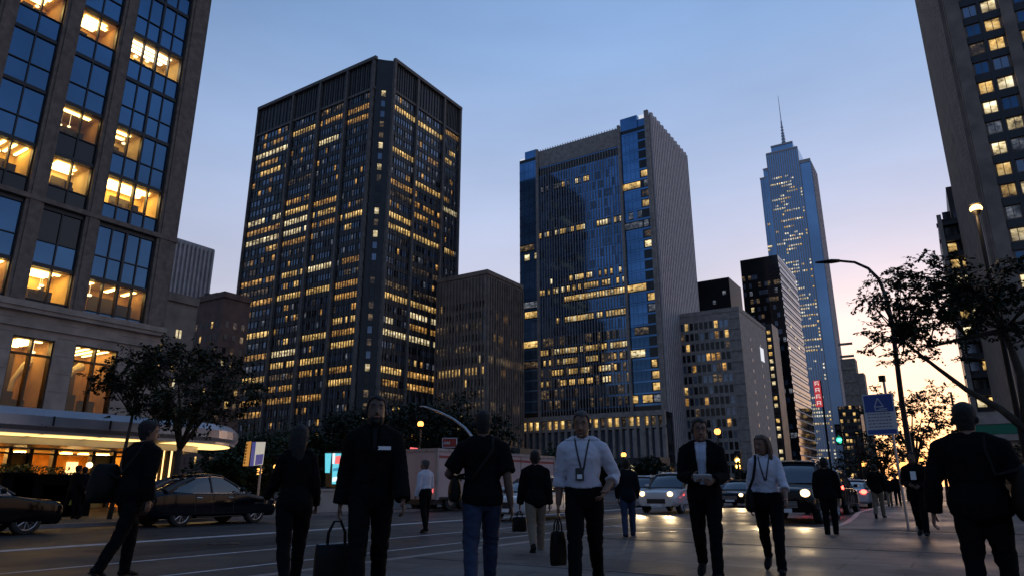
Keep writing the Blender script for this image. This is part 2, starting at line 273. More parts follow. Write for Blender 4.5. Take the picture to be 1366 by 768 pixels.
stripe(-11.3,-20,26,.12); stripe(-9.2,-20,25,.10); stripe(-15.2,-20,60,.40); stripe(-18.5,-20,90,.12,1)
stripe(-12.2,30,200,.14); stripe(-8.2,26,200,.12)
for k in range(6): b.poly([(-7.0,22.0+k*.0,z),(-6.9,22,z),(-6.9,22.1,z),(-7.0,22.1,z)])
b.poly([(-5.4,17.9,z),(-4.6,19.6,z),(-4.35,19.5,z),(-5.1,17.7,z)]); b.poly([(-5.4,17.7,z),(-3.9,17.75,z),(-3.9,17.95,z),(-5.4,17.9,z)])
b.poly([(-9.0,19.6,z),(-6.4,19.6,z),(-6.4,19.85,z),(-9.0,19.85,z)])
struct('road_markings', b, ['white_paint','yellow_paint'])
for i, (mx_, my_, lb) in enumerate(((-13.2,9.5,'round iron manhole cover in the near lane, left part of the road'),(-9.9,15.6,'round iron manhole cover behind the man in jeans'))):
    b = MB(); b.tube([(0,0,RZ+.003),(0,0,RZ+.012)], .34, 24); b.box((-.2,-.02,RZ+.013),(.2,.02,RZ+.017)); o = b.build('manhole_cover', ['black_metal'], None, loc=(mx_,my_,0)); tag(o, lb, 'manhole cover')
b = MB(); b.poly([(-13.9,7.,RZ+.002),(-12.2,7.,RZ+.002),(-12.2,12.4,RZ+.002),(-13.9,12.4,RZ+.002)]); b.poly([(-10.6,14.2,RZ+.002),(-9.4,14.2,RZ+.002),(-9.4,22.,RZ+.002),(-10.6,22.,RZ+.002)]); struct('asphalt_patches', b, 'drain_dark')
# ================================================================== BUILDINGS
rnd = random.Random(7)
WTYPES = ['glass_black','glass_pure','glass_blue','lit_warm','lit_orange','lit_white','lit_dim','lit_grey']
def facade_windows(root, wins, nmax=100):
    """wins: (centre, w, h, rz, material). The nearest nmax become window parts of their own, the rest one part."""
    wins.sort(key=lambda q: (Vector(q[0])-Vector((0,0,CAMZ))).length)
    cache = {}
    for c, w_, h_, rz, m in wins[:nmax]:
        key = (round(w_,2), round(h_,2), m)
        if key not in cache: cache[key] = quad_mesh('window', w_, h_, m)
        o = bpy.data.objects.new('window', cache[key]); o.location = c; o.rotation_euler = (0,0,rz); o.parent = root; col.objects.link(o)
    if len(wins) > nmax:
        mb = MB(); used = []
        for c, w_, h_, rz, m in wins[nmax:]:
            if m not in used: used.append(m)
            u = Vector((math.cos(rz), math.sin(rz), 0))*w_/2; c = Vector(c); v = Vector((0,0,h_/2))
            mb.poly([c-u-v, c+u-v, c+u+v, c-u+v], used.index(m), [(0,0),(1,0),(1,1),(0,1)])
        tag(mb.build('windows', used, root), kind='stuff')
class Facade:
    """vertical plane from A to B (plan points), outward side on the right hand of A->B"""
    def __init__(s, A, B):
        s.A = Vector((*A,0)); s.B = Vector((*B,0)); s.u = (s.B-s.A).normalized(); s.n = Vector((s.u.y,-s.u.x,0)); s.W = (s.B-s.A).length; s.rz = math.atan2(s.u.y, s.u.x)
    def T(s): return Matrix.Translation(s.A) @ Matrix.Rotation(s.rz, 4, 'Z')      # local x along, -y outward
    def box(s, mb, x0, x1, d0, d1, z0, z1, mi=0): mb.box((x0,-d1,z0),(x1,-d0,z1), mi, s.T())
    def win(s, x, zc, w_, h_, m, d=.05):
        p = s.A+s.u*x+s.n*d; return ((p.x,p.y,zc), w_, h_, s.rz, m)
def litpick(p, types, rd): return rd.choice(types) if rd.random() < p else None
# ------------------------------------------------------------------ tall dark office tower (left of centre)
def tower_ribbed_dark():
    C = atD(515,72,200); X1, Y0, H = C[0], C[1], 138.5; X0 = onY(347,145,Y0)[0]; Y1 = onX(614,140,X1)[1]; ch = 3.6
    t = empty('office_tower', (X1-30, Y0+20, 0), 0, 'tall dark office tower with close vertical ribs and many yellow lit floors, left of centre', 'office tower')
    t.location = (0,0,0)
    rd = random.Random(3); mb = MB()
    mb.prism([(X0,Y0),(X1-ch,Y0),(X1-ch+1.2,Y0+1.4),(X1-1.4,Y0+ch-1.2),(X1,Y0+ch),(X1,Y1),(X0,Y1)], -.16, H-.6); wins = []
    FP, Z0, CR = 3.78, 6.0, 11.5; nfl = int((H-CR-Z0)/FP)
    xs = [onY(px,py,Y0)[0] for px, py in ((347,145),(395,122),(431,106),(467,90))]+[X1-ch-1]
    fl, fr = Facade((X0,Y0),(X1-ch,Y0)), Facade((X1,Y0+ch),(X1,Y1))
    piers = MB; pl = []
    def do(f, edges, ncol, seed, bright):
        rd2 = random.Random(seed)
        for k in range(nfl):
            zb = Z0+k*FP; f.box(mb, 0, f.W, 0, .18, zb-.75, zb+.75)
            rowp = rd2.choice([.1,.55,.9,1,1]) if 2 < k < nfl-1 else .3
            if k < 4: rowp = .9 if k in (0,2) else .1
            for j in range(len(edges)-1):
                a, e = edges[j]+.9, edges[j+1]-.3; cw = (e-a)/ncol; on = rd2.random() < rowp*bright; ty = rd2.choice(['lit_warm','lit_warm','lit_warm','lit_orange','lit_white','lit_orange','lit_dim'])
                s0, s1 = (0, ncol) if rd2.random() < .75 else sorted((rd2.randrange(ncol), rd2.randrange(1, ncol+1)))
                for i in range(ncol):
                    m = ty if on and s0 <= i < s1 and rd2.random() < .92 else (rd2.choice(['lit_dim','lit_grey','lit_grey','lit_orange']) if rd2.random() < .22 else rd2.choice(['glass_pure','glass_pure','glass_black']))
                    wins.append(f.win(a+cw*(i+.5), zb+FP/2, cw*.74, FP-1.95, m))
        for j in range(len(edges)-1):
            a, e = edges[j]+.9, edges[j+1]-.3; cw = (e-a)/ncol
            for i in range(1, ncol): f.box(mb, a+cw*i-.11, a+cw*i+.11, .05, .30, 1, H-1.2, 1 if i % 2 else 0)
        for e in edges:
            q = MB(); f.box(q, max(0,e-.45), min(f.W,e+.45), 0, 1.0, 0, H, 0); q.build('pier', ['concrete_dark'], t)
        q = MB(); f.box(q, 0, f.W, 0, 1.1, H-1.0, H+.2); f.box(q, 0, f.W, .1, .5, H-CR-.5, H-CR+.3); q.build('cornice', ['concrete_dark'], t)
    do(fl, [x-X0 for x in xs], 10, 5, .85)
    ys = [Y0+ch+.5]+[onX(px,py,X1)[1] for px, py in ((557,97),(592,122))]+[Y1-.5]
    do(fr, [y-Y0-ch for y in ys], 9, 11, .7)
    fc = Facade((X1-ch+1.25,Y0+1.4),(X1-1.4,Y0+ch-1.25))
    for k in range(nfl):
        zb = Z0+k*FP; fc.box(mb, 0, fc.W, 0, .15, zb-.8, zb+.8)
        wins.append(fc.win(fc.W/2, zb+FP/2, fc.W*.94, FP-1.7, 'lit_white' if k in (1,2,3,7,nfl-1,nfl-6,nfl-8,nfl-12,nfl-14) else rd.choice(['glass_black','glass_pure','lit_dim']), .2))
    mb.build('wall', ['dark_cladding','concrete_dark'], t)
    q = MB(); q.box((X0+8,Y0+8,H-.7),(X1-8,Y1-8,H+2)); q.build('roof_plant', ['dark_cladding'], t)
    for ax, ay, ah in ((X1-9,Y0+9,5.5),(X1-12,Y0+12,4.),(X1-6,Y1-8,4.5)): q = MB(); q.tube([(ax,ay,H+1.9),(ax,ay,H+ah)], [.12,.04], 5); q.build('mast', ['black_metal'], t)
    facade_windows(t, wins)
tower_ribbed_dark()
# ------------------------------------------------------------------ blue glass and concrete tower (centre right)
def tower_blue():
    C = atD(865,148,230); X1, Y0 = C[0], C[1]; X0 = onY(693,203,Y0)[0]; Y1 = onX(915,215,X1)[1]; H = 133.5
    t = empty('office_tower', (0,0,0), 0, 'blue glass office tower with a pale ribbed concrete side, standing behind a columned podium', 'office tower')
    g = lambda px, py: onY(px,py,Y0)[0]-X0
    xa, xb, xc = g(718,195), g(824,161), g(849,153); W = X1-X0; f = Facade((X0,Y0),(X1,Y0)); mb = MB(); wins = []; rd = random.Random(21)
    mb.prism([(X0,Y0),(X1,Y0),(X1,Y1),(X0,Y1)], -.16, H-4.5, 1)
    FP, Z0 = 3.85, 27.; nfl = int((H-11-Z0)/FP)
    rows = {}
    for k in range(nfl+3):
        zb = Z0+k*FP; low = 1-k/nfl
        f.box(mb, 0, W, 0, .08, zb-.3, min(zb+.35, H-5), 2)
        rp = rd.choice([0,.1,.1,.4,.8]) if low < .4 else rd.choice([.1,.1,.5,.9,1])
        if k >= nfl-1: rp = 0
        # centre zone with fins
        if k < nfl:
            nc = 30; cw = (xb-xa)/nc; segs = [(rd.choice([0,0,0,1,4,9]), rd.choice([14,19,24,30])), (rd.choice([16,20,22]), rd.choice([26,30,30]))]
            for i in range(nc):
                on = any(a <= i < e for a, e in segs[:(2 if low > .25 else 1)]) and rp > .15 and rd.random() < min(.93, .2+rp*.75)
                m = (rd.choice(['lit_warm','lit_warm','lit_white']) if low > .3 else rd.choice(['lit_white','lit_warm','lit_grey'])) if on else rd.choice(['glass_mid','glass_mid','glass_mid','glass_blue'] if low < .72 else ['glass_black','glass_pure','lit_dim'])
                wins.append(f.win(xa+cw*(i+.5), zb+FP/2+.1, cw*.80 if on else cw*.86, FP-(1.95 if on else .75), m))
        for (a, e, nc, pz) in ((0, xa, 4, .2), (xb+.8, xc, 4, .16), (xc+.5, W-1.6, 3, .62)):
            cw = (e-a)/nc; on = rd.random() < (pz if k < nfl-1 else 0); ty = rd.choice(['lit_warm','lit_dim','lit_white','lit_grey'])
            if zb+FP > H-4.8: continue
            for i in range(nc):
                m = ty if on and rd.random() < .85 else ('glass_black' if pz > .5 else ('glass_mid' if low < .75 else 'glass_blue'))
                wins.append(f.win(a+cw*(i+.5), zb+FP/2+.05, cw*.95, FP-.85 if m.startswith('glass') else FP-1.5, m))
    for i in range(32):
        x = xa+(xb-xa)*i/31; f.box(mb, x-.12, x+.12, .05, .24, 24.5, H-2.2, 0)
    f.box(mb, xa, xb, .03, .25, H-10, H-2.8, 0)
    for x in (xa-.3, xb+.35): q = MB(); f.box(q, x-.5, x+.5, 0, 1., 0, H-2); q.build('pier', ['concrete'], t)
    q = MB(); f.box(q, W-1.5, W, 0, 1.2, 0, H+.8); q.build('pier', ['concrete'], t)
    # glass crowns, one lower and one higher step
    q = MB(); f.box(q, 2.6, xa-.9, -18, .02, H-4.6, H-1.2); f.box(q, xb+.9, xc, -25, .02, H-4.6, H+.6); f.box(q, xc, W-1.55, -25, -.5, H-4.6, H-1.2); q.build('crown', ['glass_mid'], t)
    q = MB(); f.box(q, xc+.6, W-1.8, -.6, -.45, H-1.1, H+.3); f.box(q, .2, 2.5, -.5, -.3, H-4.4, H-3.7); q.build('roof_light', ['roof_light'], t)
    # ribbed concrete flank
    fs = Facade((X1,Y0),(X1,Y1)); q = MB(); fs.box(q, 0, fs.W, 0, .1, 0, H-.8, 1)
    nr = 22
    for i in range(nr+1):
        x = fs.W*i/nr; fs.box(q, max(0,x-.5), min(fs.W,x+.5), .08, .8, 0, H+(.6 if i % 2 else 0))
    q.build('ribbed_flank', ['precast_pale','glass_black'], t)
    mb.build('wall', ['concrete','glass_black','glass_mid'], t)
    facade_windows(t, wins)
    # podium: a lower building of its own in front of the tower
    YP = Y0-7; pxl = onY(690,553,YP)[0]; pxr = onY(888,545,YP)[0]; HP = 24.2
    p = empty('podium_building', (0,0,0), 0, 'low pale columned podium with two bright window bands in front of the blue glass tower', 'building')
    fp = Facade((pxl,YP),(pxr,YP)); mb = MB(); mb.prism([(pxl,YP),(pxr,YP),(pxr,Y0-1.3),(pxl,Y0-1.3)], -.16, HP-.4)
    fp.box(mb, 0, fp.W, 0, 1.5, HP-1.6, HP, 1); fp.box(mb, 0, fp.W, 0, .9, HP-5.4, HP-4.6, 1); mb.build('wall', ['glass_black','concrete'], p)
    n = 22; wins = []
    for i in range(n+1):
        q = MB(); x = fp.W*i/n; big = i in (0, n-3, n); w_ = .9 if big else .42; fp.box(q, max(0,x-w_), min(fp.W,x+w_), .02, 1.4, 0, HP-1.7); q.build('column', ['concrete'], p)
    for i in range(n):
        x = fp.W*(i+.5)/n
        wins.append(fp.win(x, HP-3.1, fp.W/n*.7, 2.7, 'lit_warm' if rd.random() < .8 else 'lit_dim', .1)); wins.append(fp.win(x, HP-10.5, fp.W/n*.7, 9.5, 'glass_pure', .1))
        wins.append(fp.win(x, 5.2, fp.W/n*.7, 6.6, 'lit_white' if rd.random() < .75 else 'lit_dim', .1))
    facade_windows(p, wins)
    xl = onY(655,553,YP-3)[0]; t2 = empty('low_building', (0,0,0), 0, 'low windowless beige stone building left of the columned podium', 'building')
    mb = MB(); mb.box((xl-14,YP-3,-.16),(pxl-1,YP+20,23.2)); mb.build('wall', ['concrete'], t2)
    mb = MB(); mb.box((xl-14.3,YP-3.4,23.2),(pxl-.8,YP+20,24.1)); mb.build('coping', ['concrete'], t2)
    mb = MB(); mb.box((pxl-9,YP-3.15,15),(pxl-3,YP-3.02,16.4)); mb.build('vent_panel', ['dark_cladding'], t2)
tower_blue()
# ------------------------------------------------------------------ generic block with a window grid on its street-facing sides
def block(name, label, X0, X1, Y0, Y1, H, wall, fl, fr, parts=True, base=-.16, cornice=None, nmax=100, seed=1, crown=None):
    t = empty(name, (0,0,0), 0, label, 'building'); rd = random.Random(seed); mb = MB(); mb.prism([(X0,Y0),(X1,Y0),(X1,Y1),(X0,Y1)], base, H); wins = []
    for f, sp in ((Facade((X0,Y0),(X1,Y0)), fl), (Facade((X1,Y0),(X1,Y1)), fr)):
        if not sp: continue
        nc, fp, ww, wh, z0, z1, lit, types, off = sp['n'], sp['fp'], sp['ww'], sp['wh'], sp['z0'], sp['z1'], sp['lit'], sp['types'], sp.get('off', ['glass_black'])
        a, e = sp.get('x0', .4), f.W-sp.get('x1', .4); cw = (e-a)/nc
        nf = int((z1-z0)/fp)
        for k in range(nf):
            rl = lit(k, nf, rd) if callable(lit) else lit
            ty = rd.choice(types)
            for i in range(nc):
                if sp.get('skip') and sp['skip'](i, k, rd): continue
                m = (ty if sp.get('row') else rd.choice(types)) if rd.random() < rl else rd.choice(off)
                wins.append(f.win(a+cw*(i+.5), z0+fp*(k+.5), cw*ww, fp*wh, m, sp.get('d', .05)))
            if sp.get('band'): f.box(mb, 0, f.W, 0, sp['band'], z0+fp*k-fp*(1-wh)/2, z0+fp*k+fp*(1-wh)/2, 0)
        if sp.get('fin'):
            fw, fd = sp['fin']
            for i in range(nc+1): x = a+cw*i; f.box(mb, max(0,x-fw/2), min(f.W,x+fw/2), .03, fd, 0, sp.get('ftop', H), 0)
        if sp.get('frame'):
            for i in range(nc+1): x = a+cw*i; g = cw*(1-ww)/2; f.box(mb, max(0,x-g), min(f.W,x+g), 0, .22, z0-.5, z1, 0)
            for k in range(nf+1): g = fp*(1-wh)/2; f.box(mb, 0, f.W, .003, .215, z0+fp*k-g, z0+fp*k+g, 0)
    mb.build('wall', [wall], t)
    if cornice:
        q = MB(); q.prism([(X0-cornice,Y0-cornice),(X1+cornice,Y0-cornice),(X1+cornice,Y1),(X0-cornice,Y1)], H-.9, H+.5); q.build('cornice', [wall], t)
    facade_windows(t, wins, nmax); return t
gr = lambda px, py, Y: onY(px,py,Y)[0]
# pale ribbed tower far left, its street side facing right
X1 = -190.; ya, yb = onX(196,316,X1)[1], onX(285,335,X1)[1]
block('ribbed_tower', 'pale ribbed tower rising behind the brown block beside the near left building', X1-14, X1, ya, yb, onX(284,335,X1)[2], 'precast_pale', None,
      dict(n=15, fp=3.2, ww=.55, wh=.6, z0=3, z1=54, lit=.12, types=['lit_dim','lit_grey'], off=['glass_black','glass_pure'], fin=(.55,.9)), cornice=.4, nmax=100, seed=2)
X1 = -105.; ya, yb = onX(190,384,X1)[1], onX(265,402,X1)[1]
block('brick_block', 'brown brick block with paired lit windows right beside the near left building', X1-12, X1, ya, yb, onX(264,402,X1)[2], 'concrete_brown', None,
      dict(n=15, fp=2.7, ww=.62, wh=.5, z0=2, z1=onX(264,402,X1)[2]-2.4, lit=.45, types=['lit_warm','lit_white','lit_dim'], off=['glass_black'], skip=lambda i, k, r: i % 5 in (2,3,4)), cornice=.3, nmax=100, seed=4)
Y = 94.4
t = block('brick_block', 'reddish brown brick block with rooftop water tank, left of the tall dark tower', gr(262,405,Y), gr(300,392,Y), Y, onX(316,397,gr(300,392,Y))[1]+4, 44.9, 'brick_brown',
      dict(n=5, fp=3.1, ww=.3, wh=.5, z0=2, z1=42, lit=.22, types=['lit_warm','lit_dim']), dict(n=3, fp=3.1, ww=.4, wh=.5, z0=2, z1=42, lit=.5, types=['lit_white','lit_warm','lit_dim']), cornice=.3, nmax=90, seed=5)
q = MB(); xx = gr(292,390,Y+3); q.box((xx-2.6,Y+2,44.9),(xx+.8,Y+5,46.6)); q.tube([(xx-4,Y+3,44.9),(xx-4,Y+3,47)], 1.2, 12); q.build('water_tank', ['dark_cladding'], t)
# mid beige grid tower between the two big towers
Y = 172.4; X1 = gr(650,362,Y)
block('grid_tower', 'beige office block with close small windows between the dark tower and the blue glass tower', gr(585,367,Y)-3, X1, Y, onX(693,385,X1)[1]+2, 67.6, 'concrete_brown',
      dict(n=17, fp=3.6, ww=.5, wh=.62, z0=5, z1=59, lit=lambda k,n,r: r.choice([.05,.05,.15,.7]), types=['lit_warm','lit_dim','lit_white'], off=['glass_black','glass_pure'], fin=(.35,.6), row=1, ftop=66),
      dict(n=15, fp=3.6, ww=.5, wh=.62, z0=5, z1=59, lit=lambda k,n,r: r.choice([.1,.2,.5,.85]), types=['lit_warm','lit_dim','lit_white','lit_dim'], off=['glass_black','glass_pure'], fin=(.35,.6), row=1, ftop=66), cornice=.35, seed=6)
# small dark glass tower
Y = 320.
block('glass_tower', 'short dark glass tower peeking over the beige block, right of the blue glass tower', gr(925,374,Y), gr(972,370,Y), Y, Y+22, 97.4, 'glass_black',
      dict(n=10, fp=4, ww=.9, wh=.5, z0=20, z1=93, lit=lambda k,n,r: .9 if k in (n-4, n-6) else .08, types=['lit_white','lit_grey'], off=['glass_black'], row=1, x0=.2, x1=.2), None, nmax=40, seed=8)
# beige block with square dark windows
Y = 233.; X1 = gr(985,410,Y); X0 = gr(915,415,Y)-5
t = block('concrete_block', 'beige concrete block with square dark windows, right of the blue glass tower', X0, X1, Y, onX(1020,447,X1)[1]+2, 59.9, 'concrete',
      dict(n=11, fp=3.75, ww=.72, wh=.68, z0=4.5, z1=57, lit=.09, types=['lit_orange','lit_warm','lit_dim'], off=['glass_black','glass_black','glass_pure'], frame=1, x0=.5, x1=3.8), dict(n=2, fp=3.75, ww=.05, wh=.3, z0=8, z1=55, lit=.5, types=['lit_dim','lit_grey'], x0=6, x1=4), cornice=.15, seed=9)
q = MB(); fs = Facade((X1,Y),(X1,Y+40)); fs.box(q, 26, 31, .02, .15, 45.5, 50.5); q.build('wall_sign', ['roof_light'], t)
# dark glass slab
Y = 324.7; X1 = gr(1037,340,Y); Y1 = onX(1063,390,X1)[1]+1
t = block('glass_tower', 'dark glass slab tower with sparse lit rows, left of the blue spired skyscraper', gr(987,347,Y), X1, Y, Y1, 106., 'glass_black',
      dict(n=12, fp=3.9, ww=.9, wh=.55, z0=5, z1=101, lit=lambda k,n,r: r.choice([.02,.05,.1,.35]), types=['lit_dim','lit_white','lit_grey'], off=['glass_black','glass_black','glass_pure'], row=1, x0=.2, x1=.2),
      dict(n=14, fp=3.9, ww=.94, wh=.5, z0=5, z1=104, lit=.03, types=['lit_white'], off=['glass_pure','glass_pure','glass_black'], x0=.2, x1=.2, band=.35), seed=10)
q = MB(); fs = Facade((X1,Y),(X1,Y1))
for k in range(26): fs.box(q, 0, fs.W, .36, .5, 6+k*3.9, 6.5+k*3.9)
q.build('spandrel_band', ['precast_pale'], t)
# lit window strip building seen between beige block and slab
Y = 300.; block('strip_block', 'narrow dark block with two columns of bright small windows behind the beige block flank', gr(1012,440,Y), gr(1030,440,Y), Y, Y+12, 68, 'dark_cladding',
      dict(n=2, fp=3.1, ww=.55, wh=.5, z0=10, z1=66, lit=.95, types=['lit_white','lit_warm'], off=['glass_black']), None, nmax=60, seed=12)
# ------------------------------------------------------------------ supertall with spire
def skyscraper():
    Y0 = 891.; g = lambda px, py: onY(px,py,Y0)[0]; zt = lambda px, py: onY(px,py,Y0)[2]
    t = empty('skyscraper', (0,0,0), 0, 'slender blue glass skyscraper with stepped crown and tall silver spire, tallest building on the right', 'skyscraper')
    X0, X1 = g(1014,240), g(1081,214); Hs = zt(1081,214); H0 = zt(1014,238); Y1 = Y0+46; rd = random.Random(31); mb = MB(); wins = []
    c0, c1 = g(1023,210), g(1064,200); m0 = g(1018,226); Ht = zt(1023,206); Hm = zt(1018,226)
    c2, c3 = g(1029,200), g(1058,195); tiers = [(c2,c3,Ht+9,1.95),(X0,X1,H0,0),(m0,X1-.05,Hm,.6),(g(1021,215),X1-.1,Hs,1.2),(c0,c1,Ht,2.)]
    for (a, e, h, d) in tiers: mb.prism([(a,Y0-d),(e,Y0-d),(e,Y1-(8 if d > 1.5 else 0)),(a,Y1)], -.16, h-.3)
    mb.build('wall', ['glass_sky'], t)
    FP = 4.4
    for (a, e, h, d) in tiers:
        f = Facade((a,Y0-d),(e,Y0-d)); q = MB(); f.box(q, -.3, f.W+.3, 0, .8, h-2.2, h); q.build('cornice', ['precast_pale'], t)
    f = Facade((X0,Y0-2.1),(X1,Y0-2.1)); W = f.W; nf = int((Hs-8)/FP); nc = 20; cw = W/nc
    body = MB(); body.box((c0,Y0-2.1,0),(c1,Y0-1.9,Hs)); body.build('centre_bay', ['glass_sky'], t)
    for k in range(nf):
        zb = 4+k*FP; rp = rd.choice([.1,.3,.5,.8,.95]); rp2 = rd.choice([.1,.4,.95]) if k < nf*.55 else rd.choice([0,.1,.75])
        s0 = rd.randrange(2,10); s1 = s0+rd.randrange(3,9)
        for i in range(nc):
            x = cw*(i+.5); X = X0+x
            if X < m0 and zb > H0-8 or X < c0-.1 and zb > Hm-9: continue
            cen = c0 <= X <= c1
            on = (s0 <= i <= s1 and rd.random() < rp*1.1) or (i >= nc-5 and rd.random() < rp2*.9) or (i < 2 and rd.random() < .1)
            if on: wins.append(f.win(x, zb+FP/2, cw*.9, FP*.5, rd.choice(['lit_silver','lit_warm','lit_silver','lit_white']), .3 if cen else -1.1))
    facade_windows(t, wins)
    q = MB()
    for i in range(15):
        x = (c0-X0)+(c1-c0)*i/14; f.box(q, x-.55, x+.55, .02, 1.0, 0, Ht-1)
    for i in range(6):
        x = (c1-X0)+(X1-c1)*(i+.6)/6; f.box(q, x-.25, x+.25, -2.08, -1.4, 0, Hs-2)
    for i in range(4): x = (c0-X0)*(i+.3)/4; f.box(q, x-.25, x+.25, -2.08, -1.4, 0, H0-2)
    q.build('fins', ['precast_pale'], t)
    q = MB(); fs = Facade((X1,Y0-.4),(X1,Y1)); fs.box(q, 0, fs.W, 0, .2, 0, Hs-.5)
    for i in range(9): fs.box(q, fs.W*(i+.2)/9, fs.W*(i+.5)/9, .2, 1, 0, Hs-2)
    q.build('pale_flank', ['precast_pale'], t)
    cx = (c0+c1)/2; sx = g(1044,200); Yc = Y0+16; zs = Ht-1; top = zt(1038,128)*(Yc/Y0)
    q = MB(); q.tube([(sx,Yc,zs),(sx,Yc,zs+16),(sx,Yc,zs+17),(sx,Yc,zs+34),(sx,Yc,zs+35),(sx,Yc,zs+52),(sx,Yc,zs+53),(sx,Yc,top)], [3.4,2.9,2.2,1.9,1.3,1.0,.6,.25], 8)
    for k in range(9): q.box((sx-3.2+k*.2,Yc-3.2+k*.2,zs+6+k*4.6),(sx+3.2-k*.2,Yc+3.2-k*.2,zs+6.5+k*4.6))
    q.build('spire', ['steel'], t)
skyscraper()
# stepped far towers at the street end
Y = 600.; t = empty('stepped_tower', (0,0,0), 0, 'distant stepped brown tower at the street end, right of the skyscraper', 'building')
q = MB(); a, b1, b2 = gr(1128,478,Y), gr(1140,478,Y), gr(1152,498,Y); h1, h2 = onY(1130,478,Y)[2], onY(1148,497,Y)[2]
q.box((a-4,Y,-.16),(b1,Y+14,h1)); q.box((b1-.1,Y+.5,-.16),(b2,Y+14,h2))
for k in range(10): q.box((a-4,Y-.4,20+k*10),(b1,Y,22+k*10))
q.build('wall', ['concrete_brown'], t)
Y = 420.
block('dark_block', 'small dark block with lit windows at the foot of the skyscraper', gr(1117,541,Y), gr(1146,541,Y), Y, Y+14, onY(1130,541,Y)[2], 'dark_cladding', dict(n=6, fp=3.6, ww=.7, wh=.5, z0=5, z1=48, lit=.3, types=['lit_dim','lit_warm']), None, nmax=40, seed=14)
# ------------------------------------------------------------------ right hand towers
def right_tower():
    X0, Y0 = 7.84, 106.7; X1, Y1, H = 40., 176., 118.
    t = empty('office_tower', (0,0,0), 0, 'brown concrete tower with ribbed street flank and lit paired windows, at the right edge', 'office tower')
    rd = random.Random(41); mb = MB(); mb.prism([(X0,Y0),(X1,Y0),(X1,Y1),(X0,Y1)], -.16, H); wins = []
    f = Facade((X0,Y0),(X1,Y0)); g = lambda px: onY(px,23,Y0)[0]-X0
    cols = [(g(1285.5),g(1304)),(g(1311),g(1332)),(g(1357),g(1378)),(g(1386),g(1408))]; cols += [(a+9.6,e+9.6) for a, e in cols[-2:]]
    FP = 3.13; nf = int((H-4)/FP)
    for k in range(nf):
        zb = 3+k*FP
        for (a, e) in cols:
            if e > f.W: continue
            m = rd.choice(['lit_warm','lit_white','lit_white','lit_grey']) if rd.random() < .62 else rd.choice(['lit_dim','glass_pure','glass_blue'])
            for hh in (0,1):
                wins.append(f.win(a+(e-a)*(hh*.5+.25), zb+FP/2, (e-a)*.44, FP*.52, m, .05))
        f.box(mb, cols[0][0]-.2, f.W-1, 0, .25, zb-.55, zb+.55, 1)
    xs = [0]+[c[0] for c in cols]+[f.W]; 
    for a, e in ((.05, cols[0][0]-.3),(cols[1][1]+.3, cols[2][0]-.3),(cols[3][1]+.3, cols[4][0]-.3)):
        q = MB(); f.box(q, a, e, .01, .7, 0, H); q.build('pier', ['concrete_brown'], t)
    for a, e in ((cols[0][1]+.1, cols[1][0]-.1),(cols[2][1]+.1, cols[3][0]-.1)): f.box(mb, a, e, .02, .3, 0, H, 1)
    fl = Facade((X0,Y1),(X0,Y0)); q = MB(); fl.box(q, 0, fl.W, 0, .1, 0, H)
    for i in range(30): fl.box(q, fl.W*(i+.1)/30, fl.W*(i+.5)/30, .1, .6, 0, H)
    q.build('ribbed_flank', ['concrete_brown'], t)
    mb.build('wall', ['concrete_brown','dark_cladding'], t); facade_windows(t, wins)
    # balcony block behind it
    Yb = 178.5; a = onY(1250,295,Yb)[0]; H2 = onY(1255,293,Yb)[2]; H3 = onY(1262,248,Yb)[2]; x3 = onY(1261,248,Yb)[0]
    t = empty('balcony_block', (0,0,0), 0, 'dark narrow balconied block tucked behind the brown tower at the right', 'building')
    mb = MB(); mb.box((a,Yb,-.16),(a+24,Yb+25,H2)); mb.box((x3,Yb+1,H2),(a+24,Yb+25,H3)); wins = []; f = Facade((a,Yb),(a+24,Yb))
    for k in range(15): f.box(mb, -.3, 8, 0, 1.2, 4+k*3.9, 4.7+k*3.9); 
    for k in range(15):
        for i in range(3): wins.append(f.win(2+i*2.2, 6.6+k*3.9, 1.6, 1.9, rd.choice(['lit_white','glass_pure','glass_black','glass_black','lit_warm']), .1))
    mb.build('wall', ['dark_cladding'], t)
    q = MB(); f.box(q, 0, .9, .0, 1.25, 0, H2+.8); q.build('pier', ['concrete'], t); facade_windows(t, wins)
right_tower()
# low shop with green fascia at the right
def green_shop():
    Y0 = 46.; g = lambda px, py: onY(px,py,Y0)
    a = g(1290,575)[0]; e = a+14; z1 = g(1320,566)[2]; z0 = g(1320,579)[2]
    t = empty('corner_shop', (0,0,0), 0, 'low pale stone shop with a long green fascia, behind the man at the right edge', 'shop')
    mb = MB(); mb.box((a,Y0,0),(e,Y0+16,z1+.7)); mb.box((a-.1,Y0-.25,z1+.02),(e,Y0,z1+.35)); mb.box((a-.1,Y0-.25,z0-.35),(e,Y0,z0-.02)); mb.build('wall', ['stone_warm'], t)
    mb = MB(); mb.box((a+.0,Y0-.22,z0),(e,Y0-.0,z1)); f = mb.build('fascia', ['sign_green'], t)
    mb = MB(); x = a+3.2
    for i in range(12): h = .12+.1*((i*7) % 3); mb.box((x,Y0-.26,z0+.2),(x+.16,Y0-.225,z0+.2+h)); x += .26 if i % 4 else .5
    mb.build('lettering', ['sign_white'], f)
    for i in range(4):
        mb = MB(); x = a+.5+i*3.3; mb.box((x,Y0-.35,0),(x+.7,Y0-.01,z0-.36)); mb.build('column', ['stone_warm'], t)
        mb = MB(); mb.box((x+.8,Y0-.06,.5),(x+3.1,Y0-.01,z0-.6)); wn = mb.build('window', ['glass_pure' if i % 2 else 'lit_dim'], t)
green_shop()
